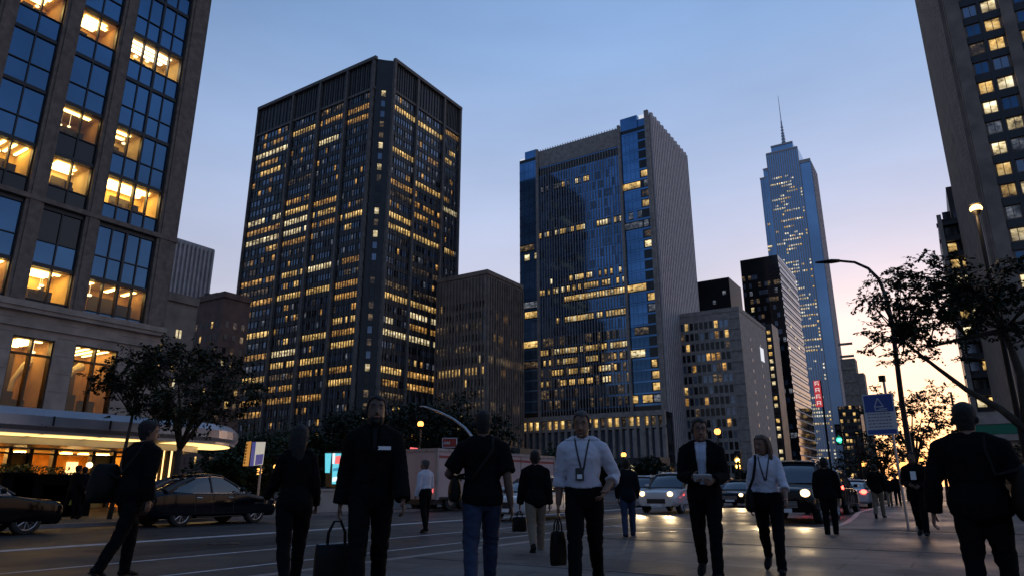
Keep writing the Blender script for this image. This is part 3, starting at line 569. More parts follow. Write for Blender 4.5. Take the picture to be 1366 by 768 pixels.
# vertical red sign far down the street
t = empty('street_sign', (0,0,0), 0, 'tall vertical red illuminated sign with white characters at the foot of the skyscraper', 'sign')
Y = 130.; a, e = gr(1086,520,Y), gr(1095,520,Y); zt_, zb_ = onY(1090,507,Y)[2], onY(1092,542,Y)[2]
mb = MB(); mb.box((a,Y,zb_),(e,Y+.5,zt_)); s_ = mb.build('panel', ['neon_red'], t)
mb = MB(); hh = (zt_-zb_)/4; w_ = e-a
for k in range(4):
    z0 = zb_+hh*k+.25*hh; mb.box((a+.2*w_,Y-.06,z0),(a+.3*w_,Y-.01,z0+.55*hh)); mb.box((a+.2*w_,Y-.06,z0+.5*hh),(a+.8*w_,Y-.01,z0+.6*hh)); mb.box((a+.7*w_,Y-.06,z0),(a+.8*w_,Y-.01,z0+(.3 if k % 2 else .55)*hh)); mb.box((a+.2*w_,Y-.06,z0+.2*hh),(a+.8*w_,Y-.01,z0+.28*hh))
mb.build('characters', ['sign_lit'], s_)
mb = MB(); mb.tube([(e,Y+.3,-.1),(e,Y+.3,zt_)], .18, 8); mb.build('post', ['black_metal'], t)
# far low buildings with lit shopfronts behind the trees, left of the street
for i, (x0, x1, Yq, h, lb) in enumerate(((-118,-96,92,9,'low dark shop row with warm lit windows behind the trees, below the tall dark tower'),(-92,-70,112,8,'low dark shop row behind the trees, below the gap between the big towers'),(-16,-6,420,9,'small dark shop at the far end of the street'),(-100,-72,190,9,'low dark shop row at the foot of the blue glass tower'))):
    if i in (2,): continue
    block('shop_row', lb, x0, x1, Yq, Yq+8, h, 'dark_cladding', dict(n=12, fp=3.4, ww=.5, wh=.6, z0=.8, z1=h-.5, lit=.35, types=['lit_warm','lit_white','lit_orange'], off=['glass_black']), None, nmax=50, seed=50+i)
mat('room_wall_pale', (.7,.55,.3), .7, noise_s=1, noise_a=.2); mat('room_wall_brown', (.45,.25,.08), .7, noise_s=1, noise_a=.3); mat('blind_cream', (.5,.42,.28), .8)
# ================================================================== near left building
def left_building():
    XF = -38.0; t = empty('corner_building', (0,0,0), 0, 'near stone building at the left edge with tall piers, lit offices and a lobby', 'building')
    rd = random.Random(77); f = Facade((XF,-6.0),(XF,21.7)); y = lambda v: v+6.0      # x along the facade = Y + 6
    tops = [11.75+3.07*k for k in range(13)]; H = tops[-1]+1.5
    piers = [(-6,-4.6),(-.9,.1),(2.1,3.0),(4.9,5.8),(7.8,8.6),(10.65,11.5),(13.55,14.45),(16.45,17.25),(20.45,21.7)]
    mb = MB(); mb.box((-62,-6,H-.01),(XF-.7,21.6,H+.4)); mb.box((-62,14.5,-.1),(XF-6,21.6,H)); mb.box((-62,-6,-.1),(-56,14.5,H)); 
    mb.box((XF-6,21.2,-.1),(XF-.7,21.6,H))
    f.box(mb, 0, f.W, -.65, .0, 8.15, 9.6)                              # stone above the first floor windows
    for a, e in ((-6,-1.5),(.5,2.2),(4.1,5.3),(7.2,8.2),(10.2,11.35),(13.2,14.3),(16.2,17.2),(19.4,21.7)): f.box(mb, y(a), y(e), -.65, .003, 2.8, 8.15)
    f.box(mb, 0, f.W, -.65, .0, 2.8, 4.75)
    q = MB()
    for zz in (5.6,6.5,7.4,8.3,9.0):
        for a, e in ((7.25,8.15),(10.25,11.3),(13.25,14.25),(16.25,17.15),(19.45,21.6)): f.box(mb, y(a), y(e), .003, .012, zz, zz+.02, 1)
    mb.build('wall', ['stone_warm','concrete_dark'], t)
    for a, e in piers:
        q = MB(); f.box(q, y(a)+.03, y(e)-.03, -.5, .14, 9.6, H+.2); f.box(q, y(a)+.2, y(e)-.2, .14, .2, 9.9, H)
        q.build('pier', ['stone_pier'], t)
    q = MB(); f.box(q, 0, f.W+.05, .0, .34, 9.55, 9.85); f.box(q, 0, f.W+.02, .0, .26, 9.35, 9.55); f.box(q, 0, f.W, .0, .12, 8.6, 8.7); q.build('cornice', ['stone_warm'], t)
    q = MB(); f.box(q, 0, f.W, -.02, .24, 15.05, 15.3); q.build('string_course', ['stone_pier'], t)
    bays = list(zip([p[1] for p in piers[:-1]], [p[0] for p in piers[1:]]))
    warm = {(0,6),(0,5),(0,7),(0,4),(2,7),(2,6),(2,5),(2,4),(5,6),(5,5),(5,7),(7,7),(4,3),(2,2),(0,2),(8,6)}
    def room(a, e, z0, z1, warm_, seed, depth=2.1, dim=1.0, nlight=3, lounge=False, wd=None):
        r2 = random.Random(seed); q = MB(); x0, x1 = y(a)+.03, y(e)-.03
        def P(x, d, z): v = f.A+f.u*x-f.n*d; return (v.x, v.y, z)
        D0, D1 = .32, depth
        q.poly([P(x0,D1,z0),P(x1,D1,z0),P(x1,D1,z1),P(x0,D1,z1)], 1 if wd else 0); q.poly([P(x0,D0,z0),P(x0,D1,z0),P(x0,D1,z1),P(x0,D0,z1)]); q.poly([P(x1,D0,z0),P(x1,D1,z0),P(x1,D1,z1),P(x1,D0,z1)])
        q.poly([P(x0,D0,z1),P(x1,D0,z1),P(x1,D1,z1),P(x0,D1,z1)], 2); q.poly([P(x0,D0,z0),P(x1,D0,z0),P(x1,D1,z0),P(x0,D1,z0)], 2)
        rm = q.build('room', [r2.choice(['room_wall','room_wall','room_wall_pale','room_wall_brown']),'wood_panel','room_ceiling'], t)
        q = MB(); n = nlight
        style = r2.choice('sspd') if warm_ else 's'
        for i in range(n):
            dd = D0+.25+(D1-D0-.4)*i/n
            if style == 'p':
                for xx in (x0+.3, (x0+x1)/2+.1, x1-.5): f.box(q, xx, xx+.22, -dd-.22, -dd, z1-.06, z1-.02)
            elif style == 'd': f.box(q, x0+.25+.5*i, x0+.38+.5*i, -D1+.3, -D0-.1, z1-.06, z1-.02)
            else: f.box(q, x0+.15+r2.random()*.3, x1-.2-r2.random()*.5, -dd-.24, -dd, z1-.07, z1-.03)
        q.build('ceiling_light', ['ceiling_light' if warm_ else 'ceiling_white'], rm)
        q = MB()
        for i in range(4 if not lounge else 2):
            xx = x0+.2+(x1-x0-.9)*r2.random(); hh = .35+.6*r2.random(); dd = .6+r2.random()*.9
            f.box(q, xx, xx+.35+.5*r2.random(), -dd-.3, -dd, z0+.01, z0+hh)
        f.box(q, x0+(x1-x0)*(.3+.4*r2.random()), x0+(x1-x0)*.8, -D1+.02, -D1+.1, z0+.5, z1-.35)
        q.build('furniture', ['furniture'], rm)
        q = MB()
        for i in range(r2.randrange(1,4)):
            xx = x0+.3+(x1-x0-.6)*r2.random(); dd = .7+r2.random()*(D1-1.3); zz = z1-.3-.45*r2.random(); v = P(xx, dd, zz); rr = .05+.05*r2.random(); q.ball(v, (rr*1.6, rr*1.6, rr*.8), 8); q.tube([v, (v[0],v[1],z1)], .008, 4)
        q.build('pendant_lamp', ['pendant'], rm)
    wins = []
    gl = MB(); fr = MB(); fy = []
    for (a, e) in bays:
        if a < 9 and a < 7: vis = False
        else: vis = True
        nc = 4 if a > 17 else 2; cw = (e-a)/nc
        for k, zt in enumerate(tops):
            zf = zt-3.07; dark = (k == 1)
            f.box(fr, y(a), y(e), -.3, -.02, zt-.01, zt+.2)
            f.box(fr, y(a), y(e), -.25, -.04, zt-1.72, zt-1.67)
            for i in range(nc+1):
                x = a+cw*i; ww = .035 if (nc == 2 or i % 2) else .06; f.box(fr, max(y(a),y(x)-ww), min(y(e),y(x)+ww), -.28, -.01 if ww > .05 else -.05, zt-2.87, zt-.012)
            lit = None
            if k in (0,2,5): lit = 'warm'
            if k == 5 and a > 17: lit = 'white'
            if k == 3 and 14 < a < 17: lit = 'lamps'
            if k == 3 and a > 17: lit = 'half'
            if k >= 6 and rd.random() < .3: lit = 'warm'
            for i in range(nc):
                x0, x1 = a+cw*i+.04, a+cw*(i+1)-.04; zc = zt-.84
                on = lit in ('warm','white') or (lit == 'lamps') or (lit == 'half' and i < 2)
                if on and vis: m = 'pane_glass'
                elif on: m = 'lit_near'
                else: m = 'glass_blue' if not (k <= 1 and 14 < a < 17) else 'glass_black'
                wins.append(f.win(y((x0+x1)/2), zc, x1-x0, 1.66, m, -.12)); wins.append(f.win(y((x0+x1)/2), zt-2.28, x1-x0, 1.16, 'glass_black' if (k in (0,2) and a < 17) or (k==3 and 14<a<17) else 'glass_blue', -.12))
            ee = e
            if lit and vis and k < 6:
                ee = e if lit != 'half' else (a+e)/2
                room(a, ee, zt-1.75, zt-.02, lit != 'white', k*10+int(a), nlight={'warm':4,'white':3,'lamps':1,'half':2}[lit])
    q = MB(); f.box(q, 0, f.W, -3.4, -2.9, 9.6, H-.1); q.build('core_wall', ['dark_cladding'], t)
    # floor slabs keep each storey's light to itself
    q = MB()
    for zt in tops: f.box(q, 0, f.W, -2.9, -.31, zt+.02, zt+.2); f.box(q, 0, f.W, -2.9, -.31, zt-1.85, zt-1.78)
    q.build('floor_slab', ['dark_cladding'], t)
    fr.build('window_frame', ['frame_metal'], t)
    # tall first floor windows
    for j, (a, e) in enumerate(((2.2,4.1),(5.3,7.2),(8.2,10.2),(11.35,13.2),(14.3,16.2),(17.2,19.4))):
        q = MB(); z0, z1 = 4.75, 8.15; c = (a+e)/2
        f.box(q, y(a), y(a)+.07, -.5, -.1, z0, z1); f.box(q, y(e)-.07, y(e), -.5, -.1, z0, z1); f.box(q, y(c)-.05, y(c)+.05, -.45, -.12, z0, z1); f.box(q, y(a), y(e), -.44, -.11, z1-.85, z1-.77); f.box(q, y(a), y(e), -.5, -.1, z1-.06, z1)
        wf = q.build('window_frame', ['bronze'], t)
        for (p0, p1) in ((a+.07,c-.05),(c+.05,e-.07)):
            wins.append(f.win(y((p0+p1)/2), (z0+z1-.85)/2, p1-p0, z1-.85-z0, 'pane_glass', -.3)); wins.append(f.win(y((p0+p1)/2), z1-.42, p1-p0, .7, 'pane_glass', -.3))
        room(a, e, z0, z1-.02, True, 200+j, depth=3.4, nlight=6, lounge=True)
        q = MB(); v = f.A+f.u*y(a+.5+.4*j % 1)-f.n*2.2
        q.tube([(v.x,v.y,z0+.2),(v.x-.1,v.y+.15,z0+1.5),(v.x,v.y+.5,z0+2.3),(v.x,v.y+1.,z0+2.7)], [.1,.13,.17,.25], 8); q.build('arch_rib', ['lounge_cream'], t)
    facade_windows(t, wins)
    # ground floor lobby under the canopy
    lo = MB(); Y0, Y1 = 3.0, 21.2
    def P(x, d, z): v = f.A+f.u*y(x)-f.n*d; return (v.x, v.y, z)
    D = 5.5
    lo.poly([P(Y0,D,0),P(Y1,D,0),P(Y1,D,2.78),P(Y0,D,2.78)], 0); lo.poly([P(Y0,.5,2.78),P(Y1,.5,2.78),P(Y1,D,2.78),P(Y0,D,2.78)], 1); lo.poly([P(Y0,.3,.01),P(Y1,.3,.01),P(Y1,D,.01),P(Y0,D,.01)], 1); lo.poly([P(Y0,.3,0),P(Y0,D,0),P(Y0,D,2.78),P(Y0,.3,2.78)], 0); lo.poly([P(Y1,.3,0),P(Y1,D,0),P(Y1,D,2.78),P(Y1,.3,2.78)], 0)
    lb = lo.build('lobby', ['wood_panel','room_ceiling'], t)
    q = MB()
    for a, e, d in ((12.5,15.0,1.2),(12.5,15,3.2),(16.3,16.9,2.0),(18.3,18.7,1.6),(19.3,20.8,1.8)): f.box(q, y(a), y(e), -d-.5, -d, 2.70, 2.74)
    q.build('ceiling_light', ['lobby_light'], lb)
    for a, e, z1 in ((13.0,15.0,2.5),(17.4,18.2,2.5),(20.3,20.9,2.4)): q = MB(); f.box(q, y(a), y(e), -D+.02, -D+.1, .2, z1); q.build('added_glow_panel', ['gold_strip'], lb)  # glowing panels added on the back wall to brighten the dim lobby
    q = MB(); f.box(q, y(16.45), y(16.7), -2.0, -1.9, .6, 1.9); q.build('added_glow_panel', ['gold_strip'], lb)  # one more glowing panel, added to brighten the lobby
    q = MB()
    for a in (10.9,13.0,15.2,16.1,17.2,19.05,20.1,21.3): f.box(q, y(a)-.09, y(a)+.09, -.45, -.05, 0, 2.8)
    f.box(q, y(Y0), y(Y1), -.44, -.06, 2.55, 2.62); q.build('lobby_frame', ['bronze'], t)
    for a, e in ((15.25,16.05),(19.1,20.05)): q = MB(); f.box(q, y(a), y(e), -.4, -.3, 0, 2.55); q.build('lobby_panel', ['room_wall'], t)
    q = MB(); v = P(18.85,-.02,2.1); q.ball(v, .16, 10); q.build('wall_lamp', ['pendant'], t)
    # canopy
    xf, xb, Yc, rr = -27.2, -38.0, 17.0, 5.0
    def plan(o):                    # outline, offset o inwards, rounded end
        pts = [(xb+.4,-8.0)]; pts.append((xf-o,-8.0))
        for k in range(13):
            a = math.pi/2*k/12; pts.append((xf-5.0+(5.0-o)*math.cos(a), Yc+(5.2-o)*math.sin(a)))
        pts.append((xb+.4, Yc+5.2-o)); return pts
    cpy = MB(); prof = [(0.35,3.72),(0.02,3.45),(0.0,3.10),(.12,2.95)]
    rings = [[(p[0],p[1],z_) for p in plan(o)] for o, z_ in prof]; n = len(rings[0])
    for i in range(len(rings)-1):
        for j in range(n-1): cpy.poly([rings[i+1][j],rings[i+1][j+1],rings[i][j+1],rings[i][j]])
    cpy.poly(rings[0])
    for yy in range(-4, 15, 2): cpy.box((xf-.02,yy,3.12),(xf+.03,yy+.05,3.46), 1)
    cn_ = cpy.build('canopy', ['canopy_metal','frame_metal'], t, smooth=False)
    q = MB(); q.prism(plan(.14), 2.84, 2.96); q.build('soffit', ['canopy_metal'], cn_)
    q = MB(); ri, ro = plan(1.7), plan(.35)
    for j in range(2, n-2): q.poly([(*ro[j],2.82),(*ro[j+1],2.82),(*ri[j+1],2.82),(*ri[j],2.82)])
    q.build('soffit_light', ['canopy_light'], cn_)
    for yy in range(-6,16,2): q = MB(); q.poly([(ro[1][0],yy,2.82),(ro[1][0],yy+1.86,2.82),(ri[1][0],yy+1.86,2.82),(ri[1][0],yy,2.82)]); q.build('soffit_light', ['canopy_light'], cn_)
    q = MB(); a_, b_ = plan(1.75), plan(2.1)
    for j in range(1, n-2):
        q.poly([(*a_[j],2.55),(*a_[j+1],2.55),(*a_[j+1],2.835),(*a_[j],2.835)]); q.poly([(*a_[j],2.55),(*b_[j],2.55),(*b_[j+1],2.55),(*a_[j+1],2.55)]); q.poly([(*b_[j],2.55),(*b_[j],2.835),(*b_[j+1],2.835),(*b_[j+1],2.55)])
    q.build('soffit_beam', ['canopy_metal'], cn_)
    for k, (cx, cy) in enumerate(((-30.6,18.6),(-31.8,19.3),(-33.0,19.8))):
        q = MB(); q.box((cx-.22,cy-.22,0),(cx+.22,cy+.22,2.83)); cc = q.build('canopy_column', ['bronze'], t)
        q = MB(); q.box((cx-.05,cy-.235,.3),(cx+.03,cy-.222,2.7)); q.box((cx+.222,cy-.05,.3),(cx+.235,cy+.03,2.7)); q.build('light_strip', ['gold_strip'], cc)
left_building()
# planters in front of the lobby
for i, (px, w_, h_) in enumerate(((18,1.0,1.75),(50,1.8,1.7),(78,1.3,1.35),(100,1.0,1.5))):
    p_ = onX(px,640,-28.0); t = empty('planter', (-28,p_[1],0), 0, ['narrow black planter with clipped hedge, leftmost in front of the lit lobby','wide black planter with clipped hedge behind the left black car','low black planter with hedge behind the bonnet of the left black car','black planter with hedge beside the person with the yellow bag'][i], 'planter', 'planters in front of the lobby')
    q = MB(); q.box((-.4,-w_/2,0),(.4,w_/2,h_*.82)); q.box((-.45,-w_/2-.05,h_*.82),(.45,w_/2+.05,h_*.86)); q.build('tub', ['planter_black'], t)
    q = MB(); rd = random.Random(i)
    for k in range(350):
        c = Vector((rd.uniform(-.4,.4), rd.uniform(-w_/2,w_/2), h_*.86+rd.uniform(0,h_*.16))); a = Vector([rd.uniform(-1,1) for _ in range(3)]).normalized()*.07; bb = a.cross(Vector((.3,.5,.8))).normalized()*.035; q.poly([c-a,c+bb,c+a,c-bb])
    q.build('hedge', ['leaf_dark'], t)
# ================================================================== CARS
def loft_body(mb, st, mi=0):
    """st: list of (x, half width, z bottom, z belt, z top, top half width)"""
    rings = []
    for x, hw, zb, zm, zt, tw in st:
        rings.append([(x,-hw*.90,zb),(x,-hw*.985,zb+.10),(x,-hw,(zb+zm)*.5),(x,-hw*.985,zm-.03),(x,-hw*.95,zm),(x,-tw,zt-.02),(x,-tw*.6,zt),(x,0,zt+.012),(x,tw*.6,zt),(x,tw,zt-.02),(x,hw*.95,zm),(x,hw*.985,zm-.03),(x,hw,(zb+zm)*.5),(x,hw*.985,zb+.10),(x,hw*.90,zb)])
    n = len(rings[0]); k = len(mb.v)
    for r_ in rings: mb.v += r_
    for i in range(len(rings)-1):
        for j in range(n):
            q = (j+1) % n; mb.f.append((k+i*n+j, k+(i+1)*n+j, k+(i+1)*n+q, k+i*n+q)); mb.m.append(mi); mb.uv.append(None)
    mb.f.append(tuple(k+j for j in range(n))); mb.m.append(mi); mb.uv.append(None)
    e = k+(len(rings)-1)*n; mb.f.append(tuple(e+j for j in reversed(range(n)))); mb.m.append(mi); mb.uv.append(None)
def applied(o, mods):
    """bake modifiers into the object's own mesh"""
    dg = bpy.context.evaluated_depsgraph_get(); dg.update(); me = bpy.data.meshes.new_from_object(o.evaluated_get(dg)); o.modifiers.clear(); old = o.data; o.data = me; bpy.data.meshes.remove(old)
def car(loc, rz, label, paint='paint_black', style='sedan', head='chrome', tail='tail_off', group=None, L_=4.85, cat='car', sc_=1.):
    """front of the car towards +x local"""
    t = empty('car', loc, rz, label, cat, group); t.scale = (sc_,)*3; W = .93; h = L_/2
    suv = style == 'suv'; zb = .22 if not suv else .30; hood = 1.06 if suv else .90; belt = 1.08 if suv else .95; trunk = 1.10 if suv else 1.03; roof = 1.74 if suv else 1.48
    st = [(h,.74,.30,.56,.62,.60),(h-.03,.83,zb+.04,.66,hood-.19,.70),(h-.12,.89,zb,.72,hood-.12,.76),(h-.32,.92,zb,.76,hood-.07,.79),(h-.8,W,zb,hood-.07,hood-.02,.80),(h-1.25,W,zb,belt-.03,belt-.01,.80),(0,W,zb,belt-.01,belt+.01,.82),(-h+1.3,W,zb,belt,belt+.02,.80)]
    st += [(-h+.55,.92,zb,belt,trunk,.78),(-h+.10,.90,zb+.03,belt-.06,trunk-.02,.76),(-h+.02,.86,zb+.10,.84,trunk-.07,.72),(-h,.82,.36,.80,trunk-.12,.70)]
    mb = MB(); loft_body(mb, st); body = mb.build('body', [paint], t)
    wr = .39 if suv else .355; wxs = (h-.86, -h+.98)
    cut = MB()
    for wx in wxs:
        for s in (-1,1): cut.tube([(wx,s*.62,wr-.02),(wx,s*1.1,wr-.02)], wr+.075, 24)
    co = cut.build('cutter', ['rubber'])
    bm_ = body.modifiers.new('b','BOOLEAN'); bm_.operation = 'DIFFERENCE'; bm_.object = co; bm_.solver = 'EXACT'
    applied(body, 1); bpy.data.objects.remove(co)
    sm = body.data; sm.polygons.foreach_set('use_smooth', [True]*len(sm.polygons)); md = body.modifiers.new('bevel','BEVEL'); md.width = .015; md.segments = 2; md.limit_method = 'ANGLE'; md.angle_limit = R(35); wn_ = body.modifiers.new('wn','WEIGHTED_NORMAL')
    if suv: G = [(h-1.25,belt+.0,.78),(h-1.62,belt+.32,.74),(h-1.95,roof-.07,.66),(0,roof,.65),(-h+.85,roof-.03,.65),(-h+.42,roof-.22,.67),(-h+.20,belt+.04,.74)]
    else: G = [(h-1.25,belt-.01,.76),(h-1.66,belt+.30,.71),(h-2.02,roof-.045,.66),(-.15,roof,.65),(-h+1.42,roof-.05,.64),(-h+.92,belt+.30,.66),(-h+.42,belt+.06,.70)]
    ba = .80; gb = MB(); n = 9; k0 = 0
    def ring(x, zt_, tw): 
        zt_ = max(zt_, belt+.03); q_ = min(1, (zt_-belt)/.2); return [(x,-ba,belt-.03),(x,-(ba*.55+tw*.45) if zt_-belt > .15 else -ba*.97,belt+(zt_-belt)*.5),(x,-tw,zt_-.035*q_),(x,-tw*.8,zt_),(x,0,zt_+.02*q_),(x,tw*.8,zt_),(x,tw,zt_-.035*q_),(x,(ba*.55+tw*.45) if zt_-belt > .15 else ba*.97,belt+(zt_-belt)*.5),(x,ba,belt-.03)]
    RG = [ring(*g) for g in G]
    for r_ in RG: gb.v += r_
    for i in range(len(RG)-1):
        for j in range(n): q_ = (j+1) % n; gb.f.append((i*n+j,(i+1)*n+j,(i+1)*n+q_,i*n+q_)); gb.m.append(0); gb.uv.append(None)
    gb.f.append(tuple(range(n))); gb.m.append(0); gb.uv.append(None); gb.f.append(tuple(reversed(range((len(RG)-1)*n,len(RG)*n)))); gb.m.append(0); gb.uv.append(None)
    go = gb.build('glasshouse', ['car_glass'], t, smooth=True); go.modifiers.new('e','EDGE_SPLIT').split_angle = R(32)
    rf = MB(); up = lambda p: (p[0], p[1]*1.012, p[2]+.022)
    for i in (2,3):
        for j in range(2,6): rf.poly([up(RG[i][j]), up(RG[i][j+1]), up(RG[i+1][j+1]), up(RG[i+1][j])][::-1])
    if suv:
        for j in range(2,6): rf.poly([up(RG[4][j]), up(RG[4][j+1]), up(RG[5][j+1]), up(RG[5][j])][::-1])
    r_ = rf.build('roof', [paint], t, smooth=True); sd = r_.modifiers.new('s','SOLIDIFY'); sd.thickness = .03
    tr = MB(); x1, x2 = G[2][0], G[4][0]
    for s in (-1,1):
        pl = MB()
        E_ = [(g[0], s*abs(r2[2][1])*1.008, r2[2][2]) for g, r2 in zip(G, RG)]
        pl.tube([(G[0][0]+.05,s*ba,belt)]+E_[1:3], .036, 6); pl.tube(E_[4:6]+[(G[6][0]+.03,s*ba*.97,belt+.03)], [.05,.085,.11], 6)
        for q_ in ((-.30,) if not suv else (.05,-1.15)): pl.tube([(q_+.06,s*(ba+.004),belt-.01),(q_,s*(G[3][2]+.014),G[3][1]-.05)], .036, 6)
        tr.tube([(G[0][0]-.05,s*(ba+.012),belt+.0)]+[(p[0],p[1]*1.012,p[2]+.0) for p in E_[1:5]]+[(G[5][0]-.10,s*ba*.94,belt+.16),(G[5][0]-.12,s*(ba+.008),belt+.0),(0,s*(ba+.014),belt-.005),(G[0][0]-.05,s*(ba+.012),belt+.0)], .010, 5)
        pl.build('pillar', ['plastic_black'], t)
    tr.build('window_trim', ['chrome'], t); xa, za = G[0][0], belt
    for wx in wxs:
        for s in (-1,1):
            q = MB(); n = 28; k0 = 0
            prof = [(-.10,wr*.66),(-.11,wr*.9),(-.08,wr),(.08,wr),(.11,wr*.9),(.10,wr*.66)]
            for (dy, rr) in prof:
                for j in range(n): a = 2*math.pi*j/n; q.v.append((rr*math.cos(a), dy, rr*math.sin(a)))
            for i in range(len(prof)-1):
                for j in range(n): jj = (j+1) % n; q.f.append((i*n+j,i*n+jj,(i+1)*n+jj,(i+1)*n+j)); q.m.append(0); q.uv.append(None)
            w0 = q.build('wheel', ['rubber'], t, loc=(wx,s*.80,wr-.01), smooth=True)
            q = MB(); q.tube([(0,s*.02,0),(0,s*.06,0)], wr*.66, 28, 1, side=(1,0,0)); q.tube([(0,s*.085,0),(0,s*.10,0)], .05, 12, side=(1,0,0))
            for j in range(10):
                a = 2*math.pi*j/10+.15*(j % 2); c, s_ = math.cos(a), math.sin(a); q.tube([(c*.04,s*.09,s_*.04),(c*wr*.65,s*.085,s_*wr*.65)], .017, 5)
            for j in range(28): a = 2*math.pi*j/28; a2 = 2*math.pi*(j+1)/28; q.tube([(wr*.66*math.cos(a),s*.09,wr*.66*math.sin(a)),(wr*.66*math.cos(a2),s*.09,wr*.66*math.sin(a2))], .016, 5, caps=False)
            q.build('rim', ['steel','plastic_black'], w0)
    for s in (-1,1):
        hk = 1.5 if head != 'chrome' else 1.; q = MB(); hl = hood-.22; (q.tube if head != 'headlight_on' else (lambda *a, **k: 0))([(h-.10,s*.52,hl-.03),(h-.16,s*.66,hl),(h-.34,s*.84,hl+.03)], [(.05*hk,.07*hk),(.06*hk,.085*hk),(.03,.05)], 8, side=(0,0,1)); (q.ball((h-.055,s*.64,hl-.02), (.085,.135,.115), 14) if head == 'headlight_on' else 0); q.build('headlight', [head], t, smooth=True)
        q = MB(); zt_ = (belt-.10) if not suv else (belt+.0); q.tube([(-h+.04,s*.46,zt_),(-h+.05,s*.66,zt_),(-h+.26,s*.87,zt_)], [(.04,.05),(.07 if not suv else .13,.06),(.04 if not suv else .1,.04)], 8, side=(0,0,1)); (q.ball((-h+.03,s*.66,zt_), (.08,.17,.12), 12) if tail == 'tail' else 0); q.build('tail_light', [tail], t, smooth=True)
        q = MB(); q.ball((xa-.28,s*(ba+.20),za+.10), (.07,.11,.075), 10); q.tube([(xa-.24,s*(ba+.02),za+.03),(xa-.28,s*(ba+.15),za+.06)], .02, 6); q.build('mirror', [paint], t, smooth=True)
        for xx in (.35,-.75): q = MB(); q.tube([(xx+.1,s*(W+.012),belt-.14),(xx-.1,s*(W+.012),belt-.13)], .014, 6); q.build('door_handle', ['chrome'], t)
        q = MB()
        for xx in (h-1.75,-.25,-h+1.38): q.box((xx,s*(W-.012),zb+.15),(xx+.008,s*(W+.004),belt-.05))
        q.box((-h+1.45,s*(W-.0),zb+.03),(h-1.4,s*(W+.012),zb+.05)); q.build('door_seam', ['plastic_black'], t)
    q = MB()
    q.box((h-.07,-.42,.42),(h+.015,.42,.62)); 
    for k in range(5): q.box((h+.012,-.42,.44+.036*k),(h+.03,.42,.452+.036*k), 1)
    q.build('grille', ['plastic_black','steel' if paint != 'paint_white' else 'plastic_black'], t)
    q = MB(); q.box((h+.015,-.26,.30),(h+.03,.26,.41)); q.build('number_plate', ['paper'], t); q = MB(); q.box((-h-.02,-.26,.62),(-h+.02,.26,.74)); q.build('number_plate', ['paper'], t)
    if suv:
        for s in (-1,1): q = MB(); q.tube([(x1-.1,s*.58,roof+.03),(x1-.2,s*.58,roof+.07),(x2+.2,s*.58,roof+.06),(x2+.1,s*.58,roof+.02)], .018, 6); q.build('roof_rail', ['chrome'], t)
    return t
mat('tail_off', (.18,.01,.01), .25, coat=1)
Z = RZ
N90 = math.pi/2          # heading +Y (away up the street); -N90 heading towards the camera
def lane_y(px, X): return onX(px, 672, X)[1]
car((-20.65, lane_y(85,-19.7)-2.35, Z), N90, 'black saloon cut off by the left edge, parked in front of the planters', head='chrome', L_=4.9)
car((-20.65, (lane_y(203,-19.7)+lane_y(372,-19.7))/2, Z), N90, 'dark blue black saloon with chrome window trim parked beside the canopy end', paint='paint_navy', head='chrome', L_=min(5.1, lane_y(372,-19.7)-lane_y(203,-19.7)))
def at_px(px, y_, D): p = atD(px, y_, D); return (p[0], p[1], Z)
for k in range(1): pass
px_cars = [(690,25.5,-1,'cream white saloon half hidden between the man in jeans and the woman in beige trousers','paint_white','sedan','headlight'),
 (884,33.0,-1,'white crossover with both headlights on behind the man in the dark suit','paint_white','suv','headlight_on'),
 (846,43.0,-1,'white car with one visible headlight just left of the white crossover','paint_white','suv','headlight'),
 (978,44.0,-1,'dark saloon with bright headlights between the suited man and the woman in the white blouse','paint_black','sedan','headlight_on')]
for px, D, s, lb, pt, sty, hd in px_cars:
    x_, y_, z_ = at_px(px, 648, D); car((x_, y_+1.5, z_), -N90, lb, paint=pt, style=sty, head=hd, group='cars coming down the street')
x_, y_, z_ = at_px(1048, 648, 25.5); car((x_, y_+1.9, z_), -N90+.0, 'black off-road car with a glaring headlight behind the woman in the white blouse', paint='paint_black', style='suv', head='headlight_on', group='cars coming down the street', sc_=1.14)
x_, y_, z_ = at_px(1106, 648, 35.5); car((x_, y_, z_), N90, 'dark off-road car with red tail lights partly behind the man in black', paint='paint_black', style='suv', head='chrome', tail='tail', group='cars driving away up the street')
x_, y_, z_ = at_px(1141, 648, 46.0); car((x_, y_, z_), N90, 'pale saloon with glowing red tail lights at the kerb, farthest up the street', paint='paint_white', style='sedan', head='chrome', tail='tail', group='cars driving away up the street')
x_, y_, z_ = at_px(1128, 648, 62.0); car((x_, y_, z_), N90, 'dark red car with tail lights just left of the pale saloon up the street', paint='paint_red', style='suv', head='chrome', tail='tail', group='cars driving away up the street')
for px, D, s, lb, pt, sty, hd, tl in ((962,60.0,-1,'far dark car with small headlights just right of the man in the open suit','paint_black','suv','headlight_on','tail_off'),(996,72.0,-1,'farthest oncoming car, a small pair of headlights left of the woman in the white blouse','paint_white','sedan','headlight_on','tail_off'),
    (1118,84.0,1,'distant car with tail lights under the green traffic light','paint_black','suv','chrome','tail'),(1137,66.0,1,'distant dark car with tail lights behind the pale saloon up the street','paint_black','sedan','chrome','tail')):
    x_, y_, z_ = at_px(px, 648, D); car((x_, y_, z_), s*N90, lb, paint=pt, style=sty, head=hd, tail=tl, group='cars coming down the street' if s < 0 else 'cars driving away up the street')
